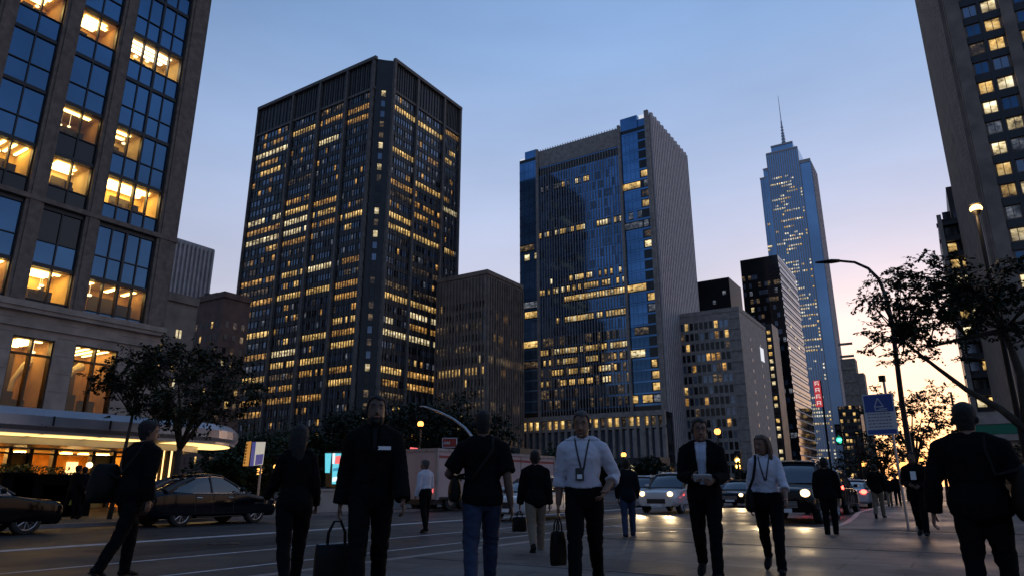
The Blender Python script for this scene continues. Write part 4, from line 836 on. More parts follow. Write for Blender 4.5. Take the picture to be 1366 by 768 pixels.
# headlamp beams of the cars that have theirs on (they wash the asphalt)
def spot(loc, tgt, e, c, ang=70, sz=.1):
    l = bpy.data.lights.new('headlamp_beam','SPOT'); l.energy = e; l.color = c; l.spot_size = R(ang); l.spot_blend = .6; l.shadow_soft_size = sz
    o = bpy.data.objects.new('headlamp_beam', l); o.location = loc; o.rotation_euler = (Vector(tgt)-Vector(loc)).to_track_quat('-Z','Y').to_euler(); col.objects.link(o); return o
for px, D, e in ((884,33.0,700),(978,44.0,1000),(1048,25.5,300)):
    x_, y_, z_ = at_px(px, 648, D)
    for s in (-.65,.65): spot((x_+s,y_-1.05,.66), (x_+s,y_-12,.0), e/2, (1,.72,.38), 60, .08)
# ------------------------------------------------------------------ long pink-sided truck
def truck():
    XS = -21.4; y0 = onX(583,640,XS)[1]; y1 = y0+11.5; zt = onX(583,598,XS)[2]
    t = empty('box_truck', (XS-1.2,(y0+y1)/2,Z), 0, 'long pale pink box truck with white edges behind the man in jeans', 'truck')
    t.location = (0,0,0)
    q = MB(); q.box((XS-2.4,y0,.45),(XS,y1,zt-.1)); q.build('box_body', ['truck_pink'], t)
    q = MB(); q.box((XS-2.45,y0-.05,zt-.1),(XS+.05,y1+.05,zt+.04)); q.box((XS-.04,y0-.06,.42),(XS+.05,y0+.05,zt-.1)); q.box((XS-.04,y1-.05,.42),(XS+.05,y1+.06,zt-.1)); q.box((XS-2.45,y0-.06,.42),(XS-2.36,y0+.05,zt-.1)); q.build('edge_trim', ['canopy_metal'], t)
    q = MB(); q.box((XS+.004,y0+.06,zt-.42),(XS+.012,y1-.06,zt-.30)); q.box((XS-2.3,y0-.012,.5),(XS-.1,y0-.004,zt-.2), 1); q.build('stripe', ['truck_red','truck_pink'], t)
    q = MB(); q.box((XS+.003,y0+3.6,.5),(XS+.016,y0+3.63,zt-.12)); q.box((XS+.003,y0+7.6,.5),(XS+.016,y0+7.63,zt-.12)); q.box((XS+.01,y0+.2,.46),(XS+.05,y1-.2,.56)); q.build('seam', ['plastic_black'], t)
    q = MB(); q.box((XS-.9,y0-.05,1.15),(XS-.3,y0-.015,1.55)); q.box((XS-.6,y0-.05,.75),(XS-.2,y0-.015,.95)); q.build('tail_light', ['screen_red'], t)
    q = MB(); q.box((XS-2.2,y0,.2),(XS-.2,y1,.45)); q.build('chassis', ['plastic_black'], t)
    for yy in (y0+1.2,y0+2.3,y1-1.5):
        for xx in (XS-.35,XS-2.3): q = MB(); q.tube([(xx,yy,.36),(xx+.28,yy,.36)], .42, 20); w0 = q.build('wheel', ['rubber'], t); q = MB(); q.tube([(xx+.27,yy,.36),(xx+.29,yy,.36)], .22, 16); q.build('rim', ['steel'], w0)
    q = MB(); q.box((XS-2.3,y1+.1,.4),(XS-.1,y1+1.7,2.2)); cb = q.build('cab', ['paint_white'], t, bevel=.12); q = MB(); q.box((XS-.09,y1+.5,1.2),(XS-.08,y1+1.4,1.9)); q.build('window', ['car_glass'], cb)
truck()
# ================================================================== STREET FURNITURE
def lamp(px, y_, D, label, hgt=None, head='lamp_orange', group=None, far=False):
    p_ = atD(px, y_, D); t = empty('street_lamp', (p_[0],p_[1],0), 0, label, 'street lamp', group); h_ = p_[2]
    q = MB(); q.tube([(0,0,-.1),(0,0,.8),(0,0,.85),(0,0,h_-.25)], [.11,.09,.055,.045], 8); q.build('pole', ['black_metal'], t)
    s = 1 if D < 60 else 1.6
    q = MB(); q.ball((0,0,h_), .17*s, 12); q.build('globe', [head], t, smooth=True); q = MB(); q.tube([(0,0,h_+.14*s),(0,0,h_+.24*s)], [.12*s,.03], 10); q.build('cap', ['black_metal'], t); q = MB(); q.tube([(0,0,h_-.27),(0,0,h_-.12*s)], [.05,.12*s], 10); q.build('collar', ['black_metal'], t)
    return t
lamp(402,572,34,'orange globe street lamp above the head of the woman with long hair',group='orange globe lamps in front of the trees',head='lamp_far')
lamp(561,565,38,'orange globe street lamp between the bearded man and the man in jeans',group='orange globe lamps in front of the trees',head='lamp_far')
lamp(832,606,46,'orange globe street lamp just above the man in dark jacket and jeans',group='orange globe lamps in front of the trees',head='lamp_far')
lamp(957,575,60,'orange globe street lamp in front of the beige concrete block',group='orange globe lamps in front of the trees',head='lamp_far')
lamp(1205,620,60,'small orange lamp under the far trees, near the blue sign post',head='lamp_far'); lamp(1152,618,75,'small orange lamp left of the blue sign post, far up the pavement',head='lamp_far'); lamp(1063,617,70,'small amber lamp right of the woman in the white blouse, far up the street',head='lamp_far')
lamp(1228,612,50,'small orange lamp low in the far trees, behind the man with the papers',head='lamp_far')
lamp(368,622,52,'small dim globe lamp among the trees right of the banners',head='lamp_far'); lamp(345,628,60,'small dim globe lamp low behind the dark blue black saloon',head='lamp_far')
# tall lit lamp at the right
p_ = atD(1302,279,22); t = empty('street_lamp', (p_[0],p_[1],0), 0, 'tall black street lamp with a glaring warm head, in front of the brown tower', 'street lamp'); h_ = p_[2]
q = MB(); q.tube([(0,0,0),(0,0,1.0),(0,0,1.05),(0,0,h_-.1)], [.14,.12,.085,.05], 10); q.build('pole', ['black_metal'], t)
q = MB(); q.tube([(0,0,h_-.2),(0,0,h_-.08),(0,0,h_+.06)], [.05,.13,.11], 12); q.tube([(0,0,h_+.12),(0,0,h_+.2)], [.16,.04], 12); q.build('housing', ['black_metal'], t)
q = MB(); q.ball((0,0,h_+.01), (.16,.16,.12), 12); q.build('globe', ['lamp_orange'], t, smooth=True)
l = bpy.data.lights.new('lamp_glow','POINT'); l.energy = 60; l.color = (1,.62,.3); l.shadow_soft_size = .15; lo_ = bpy.data.objects.new('lamp_glow', l); lo_.location = (p_[0]-.25,p_[1]-.3,h_-.2); col.objects.link(lo_)
# curved dark street lamp, unlit
B = ground(1222,706); bx, by = B[0], 23.0; bx = onY(1207,560,by)[0]
t = empty('street_lamp', (bx,by,0), 0, 'tall dark curved-arm street lamp, unlit, leaning over the street in front of the skyscraper', 'street lamp')
P = [(onY(px,py,by)[0]-bx, 0, onY(px,py,by)[2]) for px, py in ((1190,430),(1183,398),(1172,372),(1158,358),(1140,350),(1118,348))]
q = MB(); q.tube([(0,0,0),(0,0,.9),(0,0,.95),(0,0,P[0][2]*.6)]+P, [.14,.12,.085,.075,.06,.055,.05,.045,.042,.04], 10); q.build('pole', ['black_metal'], t, smooth=True)
a_ = (onY(1120,348,by)[0]-bx, 0, onY(1120,348,by)[2]); b_ = (onY(1088,351,by)[0]-bx, 0, onY(1088,351,by)[2]+.02)
q = MB(); q.tube([a_, ((a_[0]*2+b_[0])/3,0,(a_[2]*2+b_[2])/3), b_], [(.05,.05),(.13,.07),(.06,.03)], 10, side=(0,1,0)); q.build('lamp_head', ['black_metal'], t, smooth=True)
# grey mast arm lamp behind the man in jeans
by = 29.0; P = [onY(px,py,by) for px, py in ((640,690),(638,640),(635,602),(630,582),(620,570),(604,558),(586,549),(570,543))]
bx = P[1][0]; t = empty('street_lamp', (bx,by,0), 0, 'grey curved mast arm rising behind the head of the man in jeans', 'street lamp')
q = MB(); q.tube([(0,0,-.1),(0,0,1.5)]+[(p[0]-bx,0,p[2]) for p in P[2:]], [.11,.10,.085,.08,.075,.07,.06,.05], 8); q.build('pole', ['steel'], t, smooth=True)
q = MB(); e_ = P[-1]; q.tube([(e_[0]-bx+.1,0,e_[2]-.02),(e_[0]-bx-.25,0,e_[2]+.06),(e_[0]-bx-.5,0,e_[2]+.08)], [(.05,.04),(.10,.05),(.04,.03)], 8, side=(0,1,0)); q.build('lamp_head', ['steel'], t, smooth=True)
# traffic signals
def signal(px, y_, D, label, colr, arm, two=False):
    p_ = atD(px, y_, D); s = D/40.; t = empty('traffic_light', (p_[0]+arm,p_[1],0), 0, label, 'traffic light'); h_ = p_[2]
    q = MB(); q.tube([(0,0,-.1),(0,0,h_+.4)], [.10*s,.07*s], 8)
    if arm: q.tube([(0,0,h_+.3*s),(-arm,0,h_+.45*s)], .045*s, 6)
    q.build('pole', ['black_metal'], t)
    q = MB(); q.box((-arm-.17*s,.02,h_-.22*s),(-arm+.17*s,.25*s,h_+.85*s)); hs = q.build('housing', ['plastic_black'], t, bevel=.03)
    for k in range(3):
        q = MB(); zz = h_+.31*s*k; q.tube([(-arm,.03,zz),(-arm,-.03,zz)], .12*s, 14); q.build('lens', [colr if (k == 0 or (two and k < 2)) else 'plastic_black'], hs)
        q = MB(); q.tube([(-arm,-.02,zz+.02),(-arm,-.16*s,zz+.06*s)], .14*s, 12, caps=False); q.build('visor', ['plastic_black'], hs)
signal(1120,587,60,'green traffic light hanging on its mast over the street, below the skyscraper','green_light', 1.2)
signal(985,622,52,'traffic light with two amber lenses lit, left of the woman in the white blouse','amber_light', 0, True)
# blue and white parking notice
D0 = 22.; by = onX(1175,560,-1.9)[1]; by = 21.2
c0 = [onY(px,py,by) for px, py in ((1153,526),(1187,524),(1195,579),(1161,580))]
wd, hg = 0.76, c0[0][2]-c0[3][2]; cx, cz = sum(c[0] for c in c0)/4, sum(c[2] for c in c0)/4
t = empty('notice_sign', (cx,by,0), -.12, 'blue and white notice sign on a slim post, left of the curved lamp', 'sign')
q = MB(); q.tube([(.26,.06,0),(.20,.06,cz+hg*.8)], .035, 8); q.build('post', ['steel'], t); 
q = MB(); q.tube([(.17,.06,cz+hg*.8),(.17,.06,cz+hg*.95)], .09, 8); q.build('post_cap', ['black_metal'], t)
q = MB(); q.box((-wd/2,-.02,cz-hg/2),(wd/2,.03,cz+hg/2)); pn = q.build('panel', ['sign_white'], t, bevel=.008)
q = MB(); q.box((-wd/2+.03,-.028,cz+hg*.06),(wd/2-.03,-.022,cz+hg/2-.03)); q.build('blue_field', ['sign_blue'], pn); q = MB(); q.box((-wd/2+.03,-.028,cz-hg/2+.03),(wd/2-.03,-.022,cz-hg/2+.14)); q.build('blue_band', ['sign_blue'], pn)
q = MB(); zc = cz+hg*.27
def bar(a, b2, r): q.tube([(a[0],-.032,a[1]),(b2[0],-.032,b2[1])], r, 4)
bar((-.10,zc-.10),(0.0,zc+.13),.016); bar((0,zc+.13),(.12,zc-.10),.016); bar((-.10,zc-.10),(.12,zc-.10),.016); bar((-.09,zc-.19),(.2,zc-.2),.014); bar((-.09,zc-.19),(-.09,zc-.10),.012); bar((0,zc-.16),(.2,zc-.15),.012)
q.build('emblem', ['sign_white'], pn)
q = MB(); rd = random.Random(4)
for k in range(6):
    x = -wd/2+.07; zz = cz+.01-k*.085
    while x < wd/2-.12: w_ = rd.uniform(.03,.09); q.box((x,-.027,zz-.014),(x+w_,-.021,zz+.014)); x += w_+.02
q.build('lettering', ['sign_grey'], pn)
# banners beside the saloon
by = 24.; p0 = onY(343,600,by)
t = empty('banner_sign', (onY(346,640,by)[0],by,0), 0, 'orange and blue and white street banners on one pole behind the parked saloon', 'sign')
bx = onY(346,640,by)[0]; F = lambda px, py: (onY(px,py,by)[0]-bx, onY(px,py,by)[2])
q = MB(); q.tube([(0,0,0),(.02,0,F(346,590)[1])], .05, 8); q.build('post', ['canopy_metal'], t)
def quadb(pts, name, m, d=0., par=t):
    q = MB(); P = [F(*p) for p in pts]; q.v = [(x,-d,z_) for x, z_ in P]+[(x,-d+.03,z_) for x, z_ in P]
    for f_ in ((0,1,2,3),(7,6,5,4),(0,4,5,1),(1,5,6,2),(2,6,7,3),(3,7,4,0)): q.f.append(f_); q.m.append(0); q.uv.append(None)
    return q.build(name, [m], par)
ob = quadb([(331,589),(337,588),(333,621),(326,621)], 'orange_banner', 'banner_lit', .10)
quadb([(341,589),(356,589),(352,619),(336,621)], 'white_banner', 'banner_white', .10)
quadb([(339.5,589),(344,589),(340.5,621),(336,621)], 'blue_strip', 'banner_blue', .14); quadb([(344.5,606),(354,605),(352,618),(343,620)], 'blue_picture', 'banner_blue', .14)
q = MB()
for k in range(7): x, z_ = F(331.5-k*.55,592+k*4); q.box((x,-.15,z_-.05),(x+.10,-.11,z_+.0)); q.box((x+.02,-.15,z_-.10),(x+.05,-.11,z_-.05))
q.build('lettering', ['bronze'], ob)
# digital advertising screen
by = 25.; bx = onY(449,640,by)[0]; t = empty('advertising_screen', (bx,by,0), 0, 'glowing cyan, red and white advertising screen left of the bearded man', 'screen')
quadb([(434,602),(461,601),(459,648),(434,649)], 'housing', 'plastic_black', -.02, t)
quadb([(445,604),(459,604),(455,645),(443.5,645)], 'screen', 'screen_cyan', .04, t); sc_ = quadb([(434.5,604),(442.5,604),(440,630),(434.5,630)], 'screen', 'screen_cyan', .04, t)
quadb([(449,608),(455,607),(454.5,618),(448,618)], 'red_picture', 'screen_red', .07, sc_); quadb([(456.5,604),(459,604),(455.5,645),(453,645)], 'white_edge', 'screen_white', .06, sc_); quadb([(445,604),(448,604),(446.5,618),(444.5,618)], 'white_picture', 'screen_white', .065, sc_); quadb([(446,624),(453,623),(452,627),(445.5,628)], 'blue_caption', 'screen_blue', .07, sc_); quadb([(445,636),(452,635),(451,641),(444.5,642)], 'white_caption', 'screen_white', .07, sc_)
q = MB(); q.box((-.25,0,-.1),(.25,.2,1.1)); q.build('plinth', ['plastic_black'], t)
# small pink banner above the white lamp, and framed red sign
by = 27.; bx = onY(552,640,by)[0]; t = empty('banner_sign', (bx,by,0), 0, 'small pink and red street banner left of the orange lamp behind the bearded man', 'sign')
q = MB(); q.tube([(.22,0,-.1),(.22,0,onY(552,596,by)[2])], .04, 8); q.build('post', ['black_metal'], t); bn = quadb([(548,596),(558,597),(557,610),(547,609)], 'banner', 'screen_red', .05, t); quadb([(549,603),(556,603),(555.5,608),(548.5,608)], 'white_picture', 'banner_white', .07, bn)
q = MB(); x, z_ = F(549,616); q.ball((x,-.05,z_), .13, 10); q.build('lamp', ['screen_white'], t)
by = 32.; bx = onY(599,640,by)[0]; t = empty('framed_sign', (bx,by,0), 0, 'small dark red sign in a bright frame standing above the pink truck', 'sign')
q = MB(); q.tube([(0,0,-.1),(0,0,onY(600,596,by)[2])], .05, 8); q.build('post', ['black_metal'], t); pn = quadb([(591,584),(610,584),(610,596),(591,596)], 'panel', 'truck_red', .03, t)
q = MB(); P = [F(*p) for p in ((591,584),(610,584),(610,596),(591,596),(591,584))]
for a, b2 in zip(P[:-1], P[1:]): q.tube([(a[0],-.05,a[1]),(b2[0],-.05,b2[1])], .025, 5)
q.build('frame', ['sign_white'], t); q = MB(); x0, zz = F(592.5,591.5)
for k in range(6): q.box((x0+.08*k,-.055,zz-.03),(x0+.08*k+.05,-.035,zz+(.13 if k % 2 else .09)))
q.build('lettering', ['sign_white'], pn)
# low stone wall along the far kerb
t = MB(); t.box((-23.4,20.2,0),(-22.9,25.2,.85)); t.box((-23.45,20.15,.85),(-22.85,25.25,.95)); tag(t.build('kerbside_wall', ['concrete']), 'low grey stone wall along the far kerb, left of the pink truck', 'wall')
# slim post far behind right
t = MB(); p_ = onY(1275,560,60); t.tube([(p_[0],60,0),(p_[0],60,onY(1274,522,60)[2])], .07, 6); t.box((p_[0]-.2,59.95,onY(1274,522,60)[2]-.1),(p_[0]+.05,60.05,onY(1274,522,60)[2])); tag(t.build('thin_post', ['black_metal']), 'thin dark post just above the head of the man at the right edge', 'post')
# small lamps strung among the far trees
for i, (px, py, D) in enumerate(((215,560,1),)): pass
# ================================================================== TREES
def spray(qt, ql, c, r, n, leaf, rd, flat=.5):
    """twigs radiating from a limb end with leaves set along them"""
    nt_ = max(4, int(n/16))
    for i in range(nt_):
        d = Vector((rd.gauss(0,1), rd.gauss(0,1), rd.gauss(0,.55)*flat*1.6)).normalized(); L0 = r*rd.uniform(.6,1.5); e = c+d*L0+Vector((0,0,-.1*L0)); m_ = c.lerp(e,.5)+Vector((0,0,.06*L0))
        qt.tube([c, m_, e], [.006+.004*r, .005, .003], 3, caps=False)
        for k in range(int(n/nt_)):
            u = rd.uniform(.12,1.05); p = (c.lerp(m_,u*2) if u < .5 else m_.lerp(e,u*2-1))+Vector((rd.gauss(0,.03),rd.gauss(0,.03),rd.gauss(0,.03)))*r*2
            a = (d*.6+Vector((rd.uniform(-1,1), rd.uniform(-1,1), rd.uniform(-.8,.4)))).normalized(); L2 = leaf*rd.uniform(.6,1.3); bb = a.cross(Vector((rd.uniform(-.7,.7), rd.uniform(-.7,.7), 1))).normalized()*L2*.34
            ql.poly([p, p+a*L2*.5+bb, p+a*L2, p+a*L2*.5-bb])
def tree(loc, H, cr, crz, seed, label, trunk_pts=None, nleaf=9000, leaf=.09, nclump=60, mats=('bark','leaf_dark'), dens=1., tr=.14, group=None, flat=.6, ctr=None, spread=1.0, kind=None, bush=False):
    """tapered trunk, limbs to each leaf clump, leaves as small faces"""
    rd = random.Random(seed); t = empty('tree', loc, 0, label, 'tree', group); ctr = Vector(ctr or (0,0,H-crz)); fork = Vector((trunk_pts or [(0,0,0),(0.05,0,H*.35)])[-1])
    pts = trunk_pts or [(0,0,0),(.03,.02,H*.18),(0.05,0,H*.35)]
    q = MB(); q.tube(pts, [tr*(1.35-.55*i/(len(pts)-1)) for i in range(len(pts))], 10); 
    clumps = []
    for i in range(nclump):
        while True:
            v = Vector((rd.uniform(-1,1), rd.uniform(-1,1), rd.uniform(-1,1)))
            if .35 < v.length < 1: break
        sh = 1+.28*noise.noise(v*2.1+Vector((seed,0,0))); clumps.append(ctr+Vector((v.x*cr*sh, v.y*cr*sh, v.z*crz*sh)))
    mains = []
    nm = 6 if not bush else 5
    for i in range(nm):
        a = 2*math.pi*(i+rd.random()*.6)/nm; e = ctr+Vector((math.cos(a)*cr*.5, math.sin(a)*cr*.5, rd.uniform(-.25,.35)*crz)); mid = fork.lerp(e, .5)+Vector((rd.uniform(-.1,.1)*cr, rd.uniform(-.1,.1)*cr, .12*crz)); q.tube([fork, fork.lerp(mid,.5)+Vector((0,0,.03)), mid, e], [tr*.62,tr*.5,tr*.36,tr*.2], 7); mains += [(mid, tr*.34), (e, tr*.2), (fork.lerp(mid,.6), tr*.4)]
    for c in clumps:
        m_, r0 = min(mains, key=lambda s: (s[0]-c).length); k = m_.lerp(c, .5)+Vector((rd.uniform(-.12,.12), rd.uniform(-.12,.12), rd.uniform(-.05,.12)))*cr*.3; q.tube([m_, k, c], [r0*.55, r0*.32, .006+.004*cr], 5)
    ql = MB(); per = int(nleaf/nclump); cs = cr*.30*spread
    for c in clumps: s_ = rd.uniform(.55,1.25); spray(q, ql, c, cs*s_, per*s_, leaf, rd, flat)
    q.build('trunk', [mats[0]], t, smooth=True); q = ql
    q.build('crown', [mats[1]], t); return t
# right foreground tree, its limb leaning left over the pavement
bx = 3.6; by = 19.5
f_ = lambda px, py, Y: tuple(onY(px,py,Y)-np.array([bx,by,0]))
rt = empty('tree', (bx,by,0), 0, 'dark feathery street tree reaching in from the right edge in front of the brown tower', 'tree')
q = MB(); rd = random.Random(9)
base = [(0,0,0),(-.1,0,1.2),f_(1372,575,by)]; q.tube(base, [.2,.16,.13], 10)
limb = [f_(1372,575,by),f_(1335,545,by),f_(1290,520,by),f_(1250,490,by),f_(1205,455,by)]; q.tube(limb, [.10,.08,.06,.045,.03], 8)
limb2 = [f_(1372,575,by),f_(1362,500,by),f_(1340,440,by),f_(1300,390,by)]; q.tube(limb2, [.11,.09,.06,.04], 8)
limb3 = [f_(1372,575,by),f_(1395,480,by+.5),f_(1390,400,by+.6),f_(1375,350,by+.4)]; q.tube(limb3, [.15,.12,.09,.05], 8)
limb4 = [f_(1340,440,by),f_(1290,450,by),f_(1240,462,by)]; q.tube(limb4, [.07,.05,.03], 6)
src = [Vector(p) for p in limb[1:]+limb2[1:]+limb3[1:]+limb4]
cl = []
for i in range(150):
    u = rd.random()
    if u < .50: px, py = rd.gauss(1215,42), rd.gauss(418,36)
    elif u < .9: px, py = rd.gauss(1335,42), rd.gauss(395,34)
    else: px, py = rd.gauss(1260,45), rd.gauss(400,32)
    if px < 1128 or py < 345 or py > 500: continue
    if px > 1290 and py > 455: continue
    if px < 1170 and (py < 375 or py > 470): continue
    cl.append(Vector(f_(px, py, by+rd.uniform(-1.2,1.2))))
for c in cl:
    m_ = min(src, key=lambda s: (s-c).length); k = m_.lerp(c,.5)+Vector((rd.uniform(-.1,.1),rd.uniform(-.1,.1),rd.uniform(0,.15))); q.tube([m_, k, c], [.026,.016,.007], 5)
ql = MB()
for c in cl: s_ = rd.uniform(.5,1.2); spray(q, ql, c, .36*s_, 120*s_, .095, rd, .5)
q.build('trunk', ['bark'], rt, smooth=True); q = ql
q.build('crown', ['leaf_dark'], rt)
# smaller trees up the right pavement
p_ = atD(1225,648,34); tree((p_[0],p_[1],0), onY(1225,505,p_[1])[2], 1.9, 1.6, 5, 'thin-leaved tree against the orange afterglow behind the curved lamp', nleaf=4500, leaf=.13, nclump=55, tr=.10, spread=.8)
p_ = atD(1180,648,62); tree((p_[0],p_[1],0), 5.4, 2.4, 1.9, 6, 'dark rounded tree behind the blue notice sign', nleaf=5000, leaf=.2, nclump=40, tr=.12)
p_ = atD(1140,648,85); tree((p_[0]+1,p_[1],0), 5.6, 3.0, 2.2, 16, 'dark tree between the green traffic light and the notice sign', nleaf=4500, leaf=.24, nclump=40, tr=.12)
p_ = atD(1262,648,52); tree((p_[0],p_[1],0), 5.0, 1.9, 1.5, 7, 'low dark tree between the notice sign and the man at the right edge', nleaf=4000, leaf=.17, nclump=34, tr=.1)
p_ = atD(1362,640,40); tree((p_[0],p_[1],0), 3.0, 1.6, 1.1, 8, 'low bush-like tree in front of the green fascia at the right edge', nleaf=3000, leaf=.14, nclump=28, tr=.08)
# left pavement trees
p_ = onX(232,650,-24.3); tree((p_[0],p_[1],0), onX(235,452,-24.3)[2], 2.8, 1.7, 11, 'open-branched dark street tree in front of the canopy end', trunk_pts=[(0,0,0),(.03,0,1.2),(0,.02,2.35)], nleaf=14500, leaf=.13, nclump=120, tr=.13, spread=.62)
p_ = onX(152,650,-24.3); tree((p_[0],p_[1],0), onX(160,468,-24.3)[2]-.1, 1.25, .9, 12, 'slim young street tree with a small ragged crown left of the open-branched tree', trunk_pts=[(0,0,0),(.05,.1,1.6),(.0,.25,3.4)], nleaf=3000, leaf=.12, nclump=36, tr=.06, spread=.8)
# row of trees behind the street, beneath the towers
row = [(318,590,62,3.6,'green'),(352,578,66,4.2,'green'),(395,572,70,4.4,'green'),(438,566,72,4.2,'dark'),(478,545,70,4.4,'dark'),(520,540,74,4.6,'dark'),(560,532,72,5.0,'dark'),(604,536,76,4.6,'dark'),(640,556,70,3.4,'dark'),(735,600,90,3.0,'green'),(800,604,120,3.6,'dark'),(868,612,130,3.8,'dark'),(940,612,150,4.2,'dark'),(1010,622,160,4.2,'dark')]
wl = ['behind the bonnet end of the dark blue saloon','behind the orange banner','above the head of the woman with long hair','right of the woman with long hair','behind the left shoulder of the bearded man','behind the bearded man','tallest, behind the orange lamp in the middle','behind the mast arm lamp','behind the man in jeans','behind the woman in beige trousers','right of the man in the white shirt with lanyard','behind the white crossover','behind the man in the dark suit','behind the woman in the white blouse']
for i, (px, py, D, cr, k) in enumerate(row):
    p_ = atD(px, 648, D); h_ = atD(px, py, D)[2]
    tree((p_[0],p_[1],0), h_, cr, h_*.42, 30+i, ('mid green' if k == 'green' else 'dark')+' leafy plaza tree '+wl[i], nleaf=11000, leaf=.30 if D < 100 else .45, nclump=64, mats=('bark','leaf_green' if k == 'green' else 'leaf_dark'), tr=.16, group='row of plaza trees beneath the towers')
# ================================================================== PEOPLE
def bake(mb, name, voxel, smooth=4):
    me = mb.mesh(name, ['skin']); me.materials.clear(); o = bpy.data.objects.new(name, me); col.objects.link(o)
    r = o.modifiers.new('r','REMESH'); r.mode = 'VOXEL'; r.voxel_size = voxel
    s = o.modifiers.new('s','SMOOTH'); s.factor = .5; s.iterations = smooth
    dg = bpy.context.evaluated_depsgraph_get(); dg.update(); m2 = bpy.data.meshes.new_from_object(o.evaluated_get(dg)); bpy.data.objects.remove(o); bpy.data.meshes.remove(me); m2.name = name
    m2.polygons.foreach_set('use_smooth', [True]*len(m2.polygons)); return m2
def link_mesh(me, name, m, parent):
    me.materials.clear(); me.materials.append(M[m]); o = bpy.data.objects.new(name, me); col.objects.link(o); o.parent = parent; return o
def folds(me, amp, seed, H, knees=()):
    n = len(me.vertices); co = np.empty(n*3); me.vertices.foreach_get('co', co); no = np.empty(n*3); me.vertices.foreach_get('normal', no); co = co.reshape(-1,3); no = no.reshape(-1,3); d = np.empty(n)
    for i in range(n):
        x, y_, z_ = co[i]; a = noise.noise((x*7+seed, y_*7, z_*10+x*5)); b = 1-abs(noise.noise((x*9+z_*8, y_*9+seed, z_*13-x*6)))*2.2; k = 1.
        for (p, r) in knees:
            q = math.sqrt((x-p[0])**2+(y_-p[1])**2+(z_-p[2])**2)/r
            if q < 1: k += 1.6*(1-q)
        d[i] = amp*(a*.8+b*.55)*k
    co += no*d[:,None]; me.vertices.foreach_set('co', co.ravel()); me.update()
def patch(src, name, pred, off, m, parent, thick=.004, npred=None):
    """pieces that lie on a garment: lapels, ties, lanyards, belts, hair"""
    vs_ = src.vertices; keep = []
    for p in src.polygons:
        c = p.center
        if pred(c.x, c.y, c.z) and (npred is None or npred(p.normal)): keep.append(tuple(p.vertices))
    if not keep: return None
    idx = {}; V = []
    for f in keep:
        for i in f:
            if i not in idx: v = vs_[i]; o_ = off(v.co) if callable(off) else off; idx[i] = len(V); V.append(tuple(v.co+v.normal*o_))
    me = bpy.data.meshes.new(name); me.from_pydata(V, [], [tuple(idx[i] for i in f) for f in keep]); me.polygons.foreach_set('use_smooth', [True]*len(me.polygons)); o = link_mesh(me, name, m, parent)
    sm_ = o.modifiers.new('sm','SMOOTH'); sm_.factor = .5; sm_.iterations = 2
    s = o.modifiers.new('s','SOLIDIFY'); s.thickness = thick; s.offset = -1; return o
def cut_faces(me, pred):
    bm = bmesh.new(); bm.from_mesh(me); g = [f for f in bm.faces if pred(*f.calc_center_median())]; bmesh.ops.delete(bm, geom=g, context='FACES'); bm.to_mesh(me); bm.free(); me.update()
PEOPLE = {}
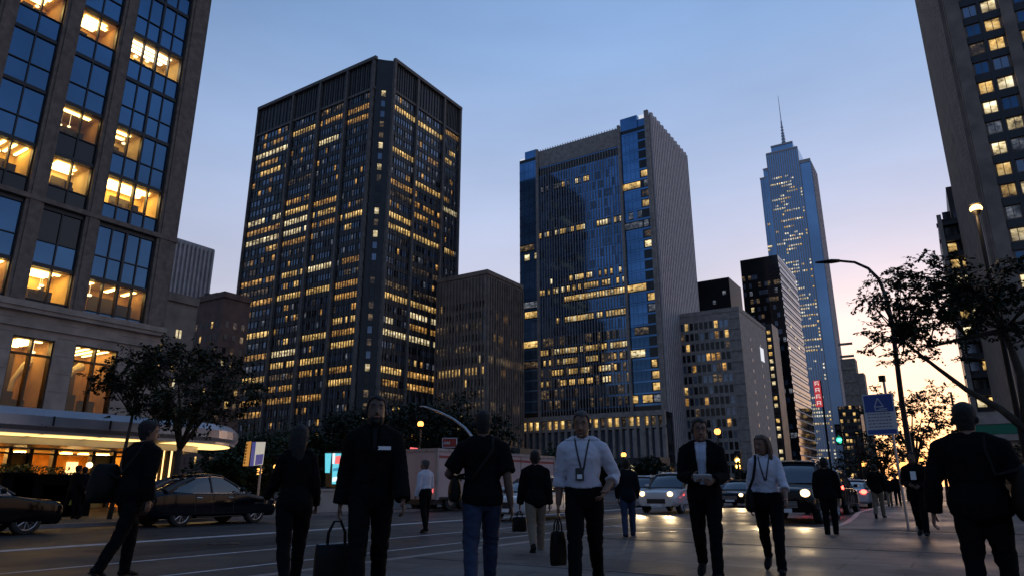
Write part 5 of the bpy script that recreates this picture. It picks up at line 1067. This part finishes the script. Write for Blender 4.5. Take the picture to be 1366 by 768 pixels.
def person(key, px, py, H, face, label, legs, arms, top='jacket', topm='cloth_black', botm='cloth_black', hair='short', hairm='hair_dark', skinm='skin', lean=3, head=(0,0), width=1., sex='m', D=None, sleeve='long', jacket_open=None, shirtm='cloth_white', tie=None, lanyard=None, badge=None, belt=None, beard=False, glasses=False, near=True, tuck=None, base=0., group=None, hem=.44):
    d = ray(px, py)
    if D is None: D = (H+base-CAMZ)/d[2]*math.hypot(d[0], d[1])
    p0 = atD(px, py, D); rz = math.atan2(-p0[0], p0[1])+R(face)
    t = empty('person', (p0[0], p0[1], base), rz, label, 'person', group)
    hw = width*(1. if sex == 'm' else .9); hp_ = 1. if sex == 'm' else 1.05
    ln = math.tan(R(lean)); zh = .52
    # legs first, to know how far the pelvis sinks
    def leg(s, sw, kn, out=0.):
        sw, kn = R(sw), R(kn); th, shn = .243, .245
        hip = Vector((s*.052*hp_, 0, zh)); k = hip+Vector((s*out, math.sin(sw), -math.cos(sw)))*th; a = k+Vector((s*out*.4, math.sin(sw-kn), -math.cos(sw-kn)))*shn
        pt = (sw-kn)*(.55 if sw-kn > 0 else .9); f = Vector((s*.12, math.cos(pt), math.sin(pt))).normalized(); up = Vector((0,-math.sin(pt), math.cos(pt))); return hip, k, a, f, up
    LG = [leg(1,*legs[0]), leg(-1,*legs[1])]
    low = min(min((a-up*.040).z, (a+f*.105-up*.040).z, (a-f*.035-up*.04).z) for _,_,a,f,up in LG); dz = -low
    def Y(z_): return ln*max(0, z_-zh)
    def V3(x, y_, z_): return Vector((x, y_+Y(z_), z_+dz))*H
    LG = [tuple([hip+Vector((0,0,dz)), k+Vector((0,0,dz)), a+Vector((0,0,dz)), f, up]) for hip,k,a,f,up in LG]
    tor = [(.455,.050,.045,-.002),(.485,.088*hp_,.060,-.006),(.53,.094*hp_,.064,-.008),(.58,.086,.056,-.002),(.62,.078 if sex == 'm' else .068,.052,.004),(.68,.084 if sex == 'm' else .076,.057,.004),(.735,.094 if sex == 'm' else .083,.064,.006),(.775,.100 if sex == 'm' else .087,.060,.0),(.805,.080,.050,-.006),(.830,.050,.038,-.010)]
    def torso(mb, add, z0=0, z1=1, flare=0, neck=True):
        P, Rr = [], []
        for z_, a, b_, yo in tor:
            if z0 <= z_ <= z1: e = add+flare*max(0,(.60-z_))/.15; P.append(V3(0, yo, z_)); Rr.append(((a*hw+e)*H, (b_*(.5+.5*hw)+e)*H))
        mb.tube(P, Rr, 20, side=(1,0,0))
    SH = [Vector((s*(.092 if sex == 'm' else .080)*hw, Y(.80)-.003, .784+dz)) for s in (1,-1)]
    AR = []
    for s, S_, (sw, ab, el, inw) in zip((1,-1), SH, arms):
        sw, ab, el, inw = map(R, (sw, ab, el, inw)); u = Vector((s*math.sin(ab), math.sin(sw)*math.cos(ab), -math.cos(sw)*math.cos(ab))); E_ = S_+Vector((s*.012,0,0))+u*.165
        v = Vector((s*math.sin(ab)*.4-s*math.sin(inw), math.sin(sw+el)*math.cos(inw), -math.cos(sw+el)*math.cos(inw))).normalized(); W_ = E_+v*.142
        sd = Vector((0,1,0)) if abs(v.y) < .7 else Vector((0,0,1)); sd = (sd-v*sd.dot(v)).normalized(); AR.append((s, S_+Vector((s*.012,0,0)), E_, W_, v, sd))
    def arm(mb, add, e0=0., cuff=0., part='full'):
        for s, S_, E_, W_, v, sd in AR:
            m1 = S_.lerp(E_, .45); m2 = E_.lerp(W_, .35); ins = Vector((-s*.045, 0, .004)); k = (.94+.06*hw) if sex == 'm' else .84
            P = [S_+ins, S_, m1, E_]; Rr = [.034*k+add, .034*k+add, .029*k+add, .0245*k+add]
            if part == 'full': P += [m2, W_]; Rr += [.0245*k+add, .0165*k+add+cuff]
            elif part == 'short': P = [S_+ins, S_, m1, S_.lerp(E_,.8)]; Rr = [.034*k+add, .035*k+add, .034*k+add, .036*k+add]
            elif part == 'rolled': P += [m2]; Rr += [.029*k+add]
            mb.tube([p*H for p in P], [r*H for r in Rr], 14)
    # ---- body: one skin
    b = MB(); torso(b, 0); arm(b, 0)
    for s, (hip,k,a,f,up) in zip((1,-1), LG):
        b.tube([(hip+Vector((-s*.01,0,.02)))*H, hip*H, hip.lerp(k,.4)*H, k*H, (k.lerp(a,.3)+Vector((0,-.006,0)))*H, a*H], [.045*H,.050*H,.044*H,.031*H,.031*H,.019*H], 14)
        b.tube([(a-f*.03-up*.012)*H, (a+f*.01-up*.02)*H, (a+f*.065-up*.028)*H, (a+f*.10-up*.032)*H], [(.018*H,.02*H),(.02*H,.022*H),(.024*H,.013*H),(.016*H,.007*H)], 10, side=(1,0,0))
    nb = V3(0, -.012, .825); nt_ = V3(0, .004, .885); b.tube([nb, nb.lerp(nt_,.5), nt_], [.036*H*(.5+.5*hw),.031*H,.030*H], 14, side=(1,0,0))
    HS = 1.12; HM = Matrix.Translation(V3(0,.0,.851)) @ Matrix.Scale(HS,4) @ Matrix.Rotation(R(head[0]),4,'Z') @ Matrix.Rotation(R(-head[1]),4,'X')
    def hd(x, y_, zr): return HM @ Vector((x*H, (y_+.008)*H, zr*.134*H))
    HR = [(0.0,.020,.022,.020),(.06,.029,.036,.014),(.2,.036,.046,.007),(.38,.040,.051,.002),(.55,.0425,.0545,-.001),(.7,.042,.0555,-.003),(.84,.037,.050,-.004),(.94,.025,.036,-.004),(.995,.009,.013,-.004)]
    zax = (HM.to_3x3() @ Vector((1,0,0)))
    b.tube([hd(0,yo,z_) for z_,_,_,yo in HR], [(a*H*HS*.92,b_*H*HS) for _,a,b_,_ in HR], 20, side=zax)
    b.tube([hd(0,.047,.56), hd(0,.058,.40), hd(0,.062,.335), hd(0,.052,.30)], [.005*H,.007*H,.0095*H,.006*H], 8, side=zax)
    b.tube([hd(-.028,.040,.575), hd(0,.051,.58), hd(.028,.040,.575)], [.006*H,.007*H,.006*H], 8)
    b.tube([hd(0,.038,.04), hd(0,.044,.10)], [.011*H,.010*H], 8)
    for s in (1,-1): b.tube([hd(s*.040,-.004,.34), hd(s*.0455,-.008,.44), hd(s*.044,-.010,.54)], [(.004*H,.008*H),(.005*H,.012*H),(.004*H,.010*H)], 8)
    for (s, S_, E_, W_, v, sd) in AR:
        n3 = v.cross(sd).normalized(); curl = n3*(-s)                                    # palm turns towards the body
        if curl.x*s > 0 and abs(curl.x) > .3: curl = -curl
        K = W_+v*.050; b.tube([W_*H, (W_+v*.022)*H, K*H], [(.013*H,.0115*H),(.021*H,.0095*H),(.0235*H,.0085*H)], 10, side=sd)
        for j, (o_, ln_) in enumerate(((.018,.040),(.006,.045),(-.006,.042),(-.018,.033))):
            r_ = .0052*H; p1 = K+sd*o_-v*.004; p2 = p1+(v+curl*.25+sd*o_*3).normalized()*ln_*.42; p3 = p2+(v*.8+curl*.75).normalized()*ln_*.34; p4 = p3+(v*.35+curl).normalized()*ln_*.28; b.tube([p1*H,p2*H,p3*H,p4*H], [r_*1.1,r_,r_*.92,r_*.75], 7)
        p1 = W_+v*.014+sd*.014; p2 = p1+(v*.6+sd*.8+curl*.25).normalized()*.026; p3 = p2+(v*.9+sd*.25+curl*.4).normalized()*.024; b.tube([p1*H,p2*H,p3*H], [.0085*H,.0068*H,.0052*H], 7)
    vox = .0075 if near else .012
    bm_ = bake(b, 'body', vox, 3 if near else 2); link_mesh(bm_, 'body', skinm, t)
    inv = HM.inverted()
    # ---- face
    if near:
        for s in (1,-1):
            q = MB(); e = hd(s*.0165,.0415,.51); q.ball(e, .0066*H, 10); eo = q.build('eye', ['eye_white'], t, smooth=True); q = MB(); q.ball(hd(s*.0165,.0458,.51), .0036*H, 8); q.build('iris', ['hair_dark'], eo, smooth=True)
        q = MB(); q.tube([hd(-.013,.0475,.205), hd(0,.0545,.20), hd(.013,.0475,.205)], [(.002*H,.0025*H),(.003*H,.004*H),(.002*H,.0025*H)], 8); q.build('mouth', ['lip'], t, smooth=True)
        for s in (1,-1): q = MB(); q.tube([hd(s*.027,.0445,.605), hd(s*.017,.0545,.625), hd(s*.008,.0560,.60)], [.0016*H,.0028*H,.002*H], 6); q.build('eyebrow', [hairm], t)
    # ---- hair grown from the scalp
    def scalp(x, y_, z_):
        l_ = inv @ Vector((x,y_,z_)); hx, hy, hz = l_.x/H, l_.y/H-.008, l_.z/(.134*H)
        if hz > 1.2 or hz < -.1 or abs(hx) > .06: return False
        front = .80+.04*math.sin(hx*140); line = front if hy > .028 else (front+(.36-front)*min(1,(.028-hy)/.028) if hy > 0 else (.36 if hy > -.015 else .14))
        if hair == 'bald': line = .9
        return hz > line
    def thick(co):
        l_ = inv @ Vector(co); hz = l_.z/(.134*H); k = .004+.010*max(0,min(1,(hz-.35)*2)) if hair != 'short2' else .006
        return (k+.0035*noise.noise(Vector(co)*26))*(1.25 if hair == 'full' else 1)
    if hair != 'none': ho = patch(bm_, 'hair', scalp, thick, hairm, t, .012)
    if hair in ('long','tail'):
        q = MB(); L_ = .52 if hair == 'long' else .60
        q.tube([hd(0,-.010,1.0), hd(0,-.020,.80), hd(0,-.032,.5), hd(0,-.040,.15), hd(0,-.046,-.35), hd(0,-.050,-.8 if hair == 'long' else -1.2)], [(.022*H,.024*H),(.050*H,.044*H),(.058*H,.042*H),(.058*H,.036*H),(.050*H,.026*H),(.028*H,.012*H)], 14, side=zax)
        if hair == 'long':
            for s in (1,-1): q.tube([hd(s*.014,.018,1.0), hd(s*.042,.006,.74), hd(s*.050,-.006,.35), hd(s*.053,-.012,-.1), hd(s*.048,-.010,-.5)], [.011*H,.014*H,.015*H,.016*H,.008*H], 8)
        hm = bake(q, 'hair', .009, 3); folds(hm, .004, 3, H); link_mesh(hm, 'hair', hairm, t)
    if beard: patch(bm_, 'beard', lambda x,y_,z_: (lambda l_: -.05 < l_.z/(.134*H) < .24 and l_.y/H > .004 and abs(l_.x/H) < .045 and not (abs(l_.x/H) < .012 and .17 < l_.z/(.134*H) < .235))(inv @ Vector((x,y_,z_))), .006, hairm, t, .006)
    if glasses:
        q = MB()
        for s in (1,-1):
            for j in range(12): a, a2 = 2*math.pi*j/12, 2*math.pi*(j+1)/12; q.tube([hd(s*.018+.0125*math.cos(a),.0565,.51+.085*math.sin(a)), hd(s*.018+.0125*math.cos(a2),.0565,.51+.085*math.sin(a2))], .0012*H, 4)
            q.tube([hd(s*.031,.055,.52), hd(s*.043,.02,.52), hd(s*.045,-.006,.50)], .0012*H, 4)
        q.tube([hd(-.006,.057,.53), hd(.006,.057,.53)], .0012*H, 4); q.build('glasses', ['plastic_black'], t)
    # ---- trousers and shoes
    b = MB(); torso(b, .013 if (tuck or top == 'jacket') else .004, 0, .60)
    slim = .7 if sex == 'f' else 1.
    for s, (hip,k,a,f,up) in zip((1,-1), LG):
        b.tube([(hip+Vector((-s*.006,0,.03)))*H, (hip+Vector((0,0,-.01)))*H, hip.lerp(k,.4)*H, k*H, k.lerp(a,.45)*H, (a.lerp(k,.06)+Vector((0,0,-.0)))*H, (a-up*.016)*H], [.056*H,.059*H,.053*H*(.5+.5*hw),.0405*H*(.9+.1*slim),(.036+.003*slim)*H*(.88+.12*slim),(.025+.008*slim)*H,(.025+.009*slim)*H], 16)
    vj = .011 if near else .016
    tm = bake(b, 'trousers', vj, 4); folds(tm, .0075 if near else .005, 11+len(PEOPLE), H, [(k*H,.22) for _,k,_,_,_ in LG]+[(a*H,.16) for _,_,a,_,_ in LG]); link_mesh(tm, 'trousers', botm, t)
    for s, (hip,k,a,f,up) in zip((1,-1), LG):
        q = MB(); sd = f.cross(up); q.tube([(a-f*.038-up*.022)*H, (a-f*.02-up*.014)*H, (a+f*.02-up*.016)*H, (a+f*.07-up*.026)*H, (a+f*.108-up*.031)*H, (a+f*.118-up*.034)*H], [(.014*H,.014*H),(.022*H,.022*H),(.023*H,.022*H),(.028*H,.014*H),(.020*H,.009*H),(.008*H,.005*H)], 12, side=sd)
        sh_ = q.build('shoe', ['leather'], t, smooth=True); q = MB(); q.tube([(a-f*.040-up*.0385)*H, (a-f*.02-up*.0385)*H, (a+f*.07-up*.0385)*H, (a+f*.117-up*.0385)*H], [(.016*H,.004*H),(.024*H,.004*H),(.029*H,.004*H),(.010*H,.004*H)], 10, side=sd); q.build('sole', ['rubber'], sh_)
    # ---- upper garments
    def upper(name, add, z0, part, mm, cuff=0., flare=0., amp=.006):
        b = MB(); torso(b, add, z0, .835, flare)
        zz = .835; b.tube([V3(0,-.006,.80), V3(0,-.010,zz), V3(0,-.010,zz+.014)], [(.080*hw*H,.052*H),(.055*H,.044*H),(.043*H,.040*H)], 16, side=(1,0,0))
        for s, S_, *_ in AR: b.tube([V3(0,-.008,.822), V3(s*.055*hw,-.007,.812), S_*H], [(.032*H,.026*H),(.030*H+add*H,.030*H+add*H),(.034*H+add*H,.034*H+add*H)], 12)
        arm(b, add, cuff=cuff, part=part)
        for s, S_, *_ in AR: b.tube([V3(0,-.010,.846), V3(s*.040*hw,-.012,.826), V3(s*.075*hw,-.008,.806)], [(.030*H,.024*H),(.026*H+add*H,.026*H+add*H),(.026*H+add*H,.026*H+add*H)], 12)
        m_ = bake(b, name, vj, 4); folds(m_, amp if near else amp*.7, 29+len(PEOPLE)*3, H, [(E_*H,.2) for _,_,E_,_,_,_ in AR]); return m_
    pt = {'long':'full','short':'short','rolled':'rolled'}[sleeve]
    if top == 'jacket':
        jm = upper('jacket', .014, .42, 'full', topm, .008, .005)
        if True:      # hem below the hips
            pass
        if jacket_open:
            wt, wb, zb = jacket_open
            V_ = lambda z_: wb+(wt-wb)*max(0, min(1,(z_/H-dz-zb)/(.84-zb)))
            front = lambda x, y_, z_: y_ > Y(z_/H-dz)*H+.015*H
            fr = lambda x, y_, z_: front(x,y_,z_) and zb < z_/H-dz < .90 and abs(x)/H < V_(z_)
            bt = lambda x, y_, z_: y_ > 0 and z_/H-dz < zb-.04 and abs(x)/H < .004+.10*(zb-.04-(z_/H-dz))
            patch(jm, 'lapel', lambda x,y_,z_: front(x,y_,z_) and zb+.015 < z_/H-dz < .86 and V_(z_)-.002 < abs(x)/H < V_(z_)+.012+.030*max(0,(z_/H-dz-zb)/(.82-zb)), .007, topm, t, .004)
            cut_faces(jm, lambda x,y_,z_: fr(x,y_,z_) or bt(x,y_,z_))
        jo = link_mesh(jm, 'jacket', topm, t); sd_ = jo.modifiers.new('s','SOLIDIFY'); sd_.thickness = .005; sd_.offset = -1
        sm_src = None
        if jacket_open:
            b = MB(); torso(b, .006, .5); b.tube([V3(0,-.006,.80), V3(0,-.008,.845), V3(0,-.006,.852)], [(.07*H,.05*H),(.047*H,.042*H),(.040*H,.040*H)], 16, side=(1,0,0)); shm = bake(b, 'shirt', .009, 3); link_mesh(shm, 'shirt', shirtm, t); sm_src = shm
        if near and not jacket_open and abs(face) < 90:
            pass
    else:
        shm = upper('shirt', .011 if sleeve != 'short' else .014, .575 if tuck else .47, pt, topm, .004, 0 if tuck else .004, .007); link_mesh(shm, 'shirt', topm, t); sm_src = shm
    isf = lambda y_, z_: y_ > (Y(z_/H-dz)+.01)*H
    if (top == 'shirt' and sleeve != 'short') or jacket_open:
        patch(sm_src, 'collar', lambda x,y_,z_: .835 < z_/H-dz < .858 and not (abs(x)/H < .008 and isf(y_,z_)), .007, topm if top == 'shirt' else shirtm, t, .005)
    if tie and sm_src: patch(sm_src, 'tie', lambda x,y_,z_: isf(y_,z_) and .60 < z_/H-dz < .845 and abs(x)/H < .011+.008*(.845-(z_/H-dz))/.24+(.004 if z_/H-dz > .828 else 0), .006, tie, t, .004)
    if lanyard:
        src_ = sm_src if top != 'jacket' else jm
        from mathutils.bvhtree import BVHTree
        tree_ = BVHTree.FromPolygons([v.co for v in src_.vertices], [tuple(p.vertices) for p in src_.polygons]); q = MB()
        for s in (1,-1):
            pts = []
            for i in range(13):
                zz = .662+.187*i/12; x_ = s*(.003+.040*(i/12)**.9); hit = tree_.ray_cast(Vector((x_*H, .6*H, (zz+dz)*H)), Vector((0,-1,0)))
                if hit[0]: pts.append(hit[0]+Vector((0,.006,0)))
            pts.append(pts[-1]+Vector((s*.004,-.035,.012)))
            q.tube(pts, [(.0085,.0025)]*len(pts), 6, side=(1,0,0))
        q.build('lanyard', [lanyard], t, smooth=True)
    if badge:
        bx_, bz_, bw, bh, bm2 = badge; src_ = jm if top == 'jacket' else sm_src
        z_t = (bz_+dz)*H; ymax = max([v.co.y for v in src_.vertices if abs(v.co.x-bx_*H) < .03 and abs(v.co.z-z_t) < .05] or [.1]); q = MB(); q.box((bx_*H-bw/2, ymax+.004, z_t-bh/2), (bx_*H+bw/2, ymax+.010, z_t+bh/2)); bo = q.build('badge', [bm2], t)
        if bm2 == 'plastic_black': q = MB(); q.box((bx_*H-bw*.3, ymax+.0105, z_t-bh*.35), (bx_*H+bw*.3, ymax+.012, z_t+.0)); q.build('badge_card', ['paper'], bo)
    if belt: patch(tm, 'belt', lambda x,y_,z_: .570 < z_/H-dz < .588, .008, belt, t, .006)
    PEOPLE[key] = dict(t=t, H=H, arms=AR, dz=dz, Y=Y, V3=V3, rz=rz)
    return t
def hand_world(key, i, extra=.06):
    P = PEOPLE[key]; s, S_, E_, W_, v, sd = P['arms'][i]; l_ = (W_+v*extra)*P['H']; return P['t'].matrix_basis @ l_
def local(key, x, y_, z_): return PEOPLE[key]['t'].matrix_basis @ PEOPLE[key]['V3'](x, y_, z_)
def bag(at, w_, h_, d_, rz, label, handle=.16, m='leather', name='handbag', soft=True, strap=None):
    """soft bag hanging below the point at (its handle top)"""
    t = empty(name, tuple(at), rz, label, 'bag'); z0 = -handle-h_; q = MB(); n = 9
    prof = [(0,.86,.9),(.04,.95,1.),(.3,1.,1.1),(.7,.97,.95),(.97,.93,.55),(1.,.90,.35)]
    q.tube([(0,0,z0+h_*p[0]) for p in prof], [(w_/2*p[1], d_/2*p[2]) for p in prof], 24, side=(1,0,0))
    k = 0
    for i, v in enumerate(q.v):      # squarer plan
        x, y_, z_ = v; q.v[i] = (max(-w_/2*.96, min(w_/2*.96, x*1.18)), max(-d_/2, min(d_/2, y_*1.25)), z_+.004*math.sin(x*40+z_*25))
    bo = q.build('bag_body', [m], t, smooth=True, bevel=.0)
    for s in (1,-1):
        q = MB(); q.tube([(-w_*.22, s*d_*.18, z0+h_-.03), (-w_*.20, s*d_*.18, z0+h_+handle*.5), (-w_*.08, s*.012, -.01), (w_*.08, s*.012, -.01), (w_*.20, s*d_*.18, z0+h_+handle*.5), (w_*.22, s*d_*.18, z0+h_-.03)], .008, 6); q.build('handle', [m], t, smooth=True)
    q = MB(); q.tube([(-w_*.42,0,z0+h_+.003),(w_*.42,0,z0+h_+.003)], .006, 6); q.build('zip', ['steel'], t)
    return t
def shoulder_bag(key, side, w_, h_, d_, label, zc=.50, yo=-.02, xo=.0, across=True, m='leather'):
    """bag against the hip with its strap over the shoulder"""
    P = PEOPLE[key]; H = P['H']; c = P['V3'](side*(.125+xo), yo, zc); t = bpy.data.objects.new('shoulder_bag', None); col.objects.link(t); t.matrix_basis = P['t'].matrix_basis @ Matrix.Translation(c) @ Matrix.Rotation(math.pi/2, 4, 'Z'); tag(t, label, 'bag'); T = (P['t'].matrix_basis.inverted() @ t.matrix_basis).inverted()
    q = MB(); prof = [(-.5,.70,.55),(-.46,.86,.85),(-.36,.96,1.05),(-.15,1.,1.15),(.1,.95,1.05),(.3,.84,.8),(.44,.70,.5),(.5,.58,.25)]; q.tube([(0,0,h_*p[0]) for p in prof], [(w_/2*p[1], d_/2*p[2]) for p in prof], 22, side=(1,0,0)); q.v = [(max(-w_/2*.97, min(w_/2*.97, x*1.15)), y_, z_) for x, y_, z_ in q.v]; q.build('bag_body', [m], t, smooth=True)
    L_ = lambda x, y_, z_: T @ P['V3'](x, y_, z_)
    sx = -side*.05 if across else side*.062
    q = MB(); top = [L_(sx,.052,.80), L_(sx,.015,.868 if across else .852), L_(sx,-.045,.855 if across else .84), L_(sx,-.075,.78)]
    mid = [L_(side*.06,.088,.66)] if across else [L_(side*.085,.085,.68)]; mid2 = [L_(side*.06,-.088,.62)] if across else [L_(side*.085,-.08,.66)]
    q.tube([(w_*.4,0,h_*.42)]+mid+top+mid2+[(-w_*.4,0,h_*.42)], [(.017,.004)]*8, 6, side=(0,1,0)); q.build('strap', [m], t, smooth=True); return t
walkR = [(20,6),(-20,22)]; walkL = [(-20,22),(20,6)]; stand = [(3,2),(-3,4)]
# nearest row
person('P1', 190, 562, 1.82, -52, 'man in dark jacket striding to the right at the left edge of the picture', [(-17,14),(19,22)], [(-12,8,18,4),(16,12,35,12)], lean=8, head=(-25,2), hair='full', width=1.2)
shoulder_bag('P1', -1, .36, .46, .24, 'big soft black shoulder bag at the back of the man striding at the left edge', zc=.59, yo=-.10, xo=.03)
person('P2', 402, 567, 1.68, 8, 'woman in black seen from behind, long dark hair down her back, forearm raised', [(16,4),(-16,24)], [(-6,8,50,-8),(16,14,48,-2)], top='shirt', topm='cloth_black', hair='tail', sex='f', width=1.1, lean=1, head=(-30,0))
person('P3', 503, 530, 1.84, 180, 'bearded man in a black suit with a white name tag, walking towards the camera', [(16,5),(-14,20)], [(-10,10,12,-2),(14,10,14,-2)], topm='cloth_black', hair='short', beard=True, lean=1, head=(4,-10), width=.98, jacket_open=(.026,.004,.66), shirtm='cloth_black', tie='leather', badge=(-.048,.742,.115,.032,'paper'), skinm='skin_dark')
person('P4', 645, 548, 1.80, 4, 'man in black T-shirt and blue jeans seen from behind, left elbow out', [(14,5),(-16,24,.05)], [(-12,9,10,-4),(12,30,75,30)], top='shirt', topm='cloth_black', botm='denim', sleeve='short', hair='short', width=1.08, lean=1, skinm='skin_dark')
shoulder_bag('P4', -1, .30, .26, .12, 'small black shoulder bag on the left hip of the man in jeans', zc=.57, yo=.03, xo=.03, across=True)
person('P7', 776, 548, 1.82, 176, 'man in white shirt with rolled sleeves and black lanyard, one hand at his hip', [(17,6),(-16,24)], [(-8,10,14,0),(-14,24,62,32)], top='shirt', topm='cloth_white', sleeve='rolled', tuck=True, belt='leather', hair='short', hairm='hair_grey', width=1.05, lanyard='plastic_black', badge=(.016,.645,.085,.125,'plastic_black'), lean=2, head=(-4,4))
person('P9', 932, 558, 1.86, 178, 'man in open dark suit and pale tie, hands holding papers in front of him', [(-14,26),(15,4)], [(10,9,78,34),(8,9,72,30)], topm='cloth_black', hair='short', lean=1, head=(8,0), jacket_open=(.040,.020,.575), shirtm='cloth_white', tie='cloth_blue', glasses=True, width=1.02)
person('P10', 1016, 580, 1.70, 176, 'woman in white blouse and lanyard with brown hair, looking to the left', [(-15,30),(16,5)], [(0,9,10,0),(18,12,26,0)], top='shirt', topm='cloth_white', tuck=True, belt='leather', sex='f', width=1.08, hair='long', hairm='hair_brown', lanyard='plastic_black', lean=1, head=(-32,2), sleeve='rolled')
shoulder_bag('P10', 1, .34, .30, .13, 'black leather shoulder bag on the woman in the white blouse', zc=.52, yo=.0, xo=.0, across=False)
person('P14', 1284, 545, 1.66, -4, 'broad man in black jacket seen from behind at the right edge of the picture', [(6,4,.04),(-6,10,.04)], [(-4,17,14,0),(-6,17,14,-2)], topm='cloth_black', hair='full', width=1.25, lean=2, D=6.7, head=(0,0))
shoulder_bag('P14', 1, .46, .42, .20, 'large black soft bag at the right side of the broad man at the right edge', zc=.58, yo=-.02, xo=.07, across=False)
# middle distance
person('P5', 569, 615, 1.78, 40, 'man in white shirt and dark trousers on the far side of the road, walking away', [(6,4),(-6,10)], [(2,8,40,10),(-2,8,20,0)], top='shirt', topm='cloth_white', tuck=True, hair='short', hairm='hair_grey', near=False, width=1., base=RZ, head=(40,0))
person('P6', 714, 601, 1.75, 6, 'person in dark jacket and beige trousers seen from behind in the middle of the road', [(10,4),(-16,30)], [(-8,8,10,0),(4,12,8,0)], topm='cloth_black', botm='khaki', hair='short', near=False, width=1.02, base=RZ)
person('P8', 835, 613, 1.72, 3, 'slim person in dark jacket and jeans seen from behind, left of the white crossover', [(8,4),(-8,18)], [(6,10,30,10),(6,10,30,10)], topm='cloth_navy', botm='denim', hair='short', near=False, width=.98, base=RZ)
person('P11', 1098, 612, 1.76, 0, 'person in black standing beside the black off-road car', [(4,3),(-4,6)], [(2,10,20,8),(2,10,20,8)], topm='cloth_black', hair='short', near=False, width=1.08, base=RZ)
person('P12', 1165, 620, 1.75, -10, 'person in dark top and khaki trousers walking away under the blue notice sign', [(8,4),(-8,18)], [(6,8,40,18),(6,8,40,18)], topm='cloth_black', botm='khaki', hair='short', near=False, width=1.05)
person('P13', 1215, 603, 1.78, 172, 'man in dark suit with a white card on his chest, head bowed, walking closer', [(-14,22),(16,5)], [(4,8,76,34),(2,8,70,34)], topm='cloth_black', hair='full', near=False, head=(0,-12), jacket_open=(.030,.008,.62), shirtm='cloth_navy', badge=(.0,.715,.11,.18,'paper'), skinm='skin_dark')
for i, (px, py, H, fc, lb, bt) in enumerate(((1246,630,1.72,0,'dark distant walker close behind the shoulder of the broad man at the right edge','cloth_black'),(1193,632,1.70,178,'distant person in grey just left of the man with the white card','cloth_navy'),(1182,634,1.6,4,'distant person in pale trousers beside the notice sign post','khaki'))):
    person('F%d' % i, px, py, H, fc, lb, [(14,4),(-14,20)], [(10,8,14,0),(-10,8,10,0)], topm='cloth_black', botm=bt, near=False, group='walkers far up the right pavement')
for i, (px, H, fc, lb, tp) in enumerate(((99,1.70,-60,'person in dark coat leaning over a yellow bag outside the lobby','cloth_black'),(112,1.66,30,'second person in dark clothes right of the yellow bag outside the lobby','cloth_navy'),(66,1.62,20,'person in the lobby light behind the planter hedges, left of the yellow bag','cloth_black'))):
    pp = onX(px,640,-25.2-(i == 2)*4.2); person('G%d' % i, px, 640, H, fc, lb, [(10,4),(-10,20)], [(10,8,30,0),(-4,8,20,0)], topm=tp, near=False, D=math.hypot(pp[0],pp[1]), lean=8 if i == 0 else 2, group='people outside the lobby')
bag(hand_world('G1',1,.05)+Vector((0,0,.1)), .42, .28, .14, 1.0, 'bright yellow shopping bag held outside the lit lobby', .12, 'yellow_bag', 'shopping_bag')
# held bags and papers
h_ = hand_world('P3', 0, .075); bag(h_, .36, .30, .13, PEOPLE['P3']['rz']+.3, 'black handbag with long loop handles held by the bearded man', .20)
h_ = hand_world('P7', 0, .075); bag(h_, .17, .32, .11, PEOPLE['P7']['rz']+.9, 'narrow black carrier bag held by the man with the lanyard', .13, 'leather', 'carrier_bag')
h_ = hand_world('P6', 1, .07); bag(h_, .26, .24, .12, PEOPLE['P6']['rz']+.5, 'small black bag held by the person in beige trousers', .10)
def papers(key, label, off=(0,.03,.02), sz=(.20,.13), rx=35):
    a, b2 = hand_world(key,0,.07), hand_world(key,1,.07); c = (a+b2)/2; P = PEOPLE[key]; t = MB(); t.box((-sz[0]/2,-sz[1]/2,-.003),(sz[0]/2,sz[1]/2,.003)); t.box((-sz[0]/2+.02,-sz[1]/2+.01,.003),(sz[0]/2+.01,sz[1]/2+.01,.006)); o = t.build('papers', ['paper'], None); o.location = c+Vector((0,0,off[2])); o.rotation_euler = (R(rx),0,P['rz']); tag(o, label, 'papers')
papers('P9', 'white folded papers in the hands of the man in the open dark suit')

def merge_into(dst, src):
    """writing is surface pattern: it becomes part of its panel's mesh"""
    off = len(dst.data.materials); bm = bmesh.new(); bm.from_mesh(dst.data); n0 = len(bm.faces); bm.from_mesh(src.data); bm.faces.ensure_lookup_table()
    for f in bm.faces[n0:]: f.material_index += off
    for m_ in src.data.materials: dst.data.materials.append(m_)
    bm.to_mesh(dst.data); bm.free(); bpy.data.objects.remove(src)
for o in list(col.objects):
    if o.type == 'MESH' and o.name.split('.')[0] in ('lettering','characters') and o.parent and o.parent.type == 'MESH': merge_into(o.parent, o)
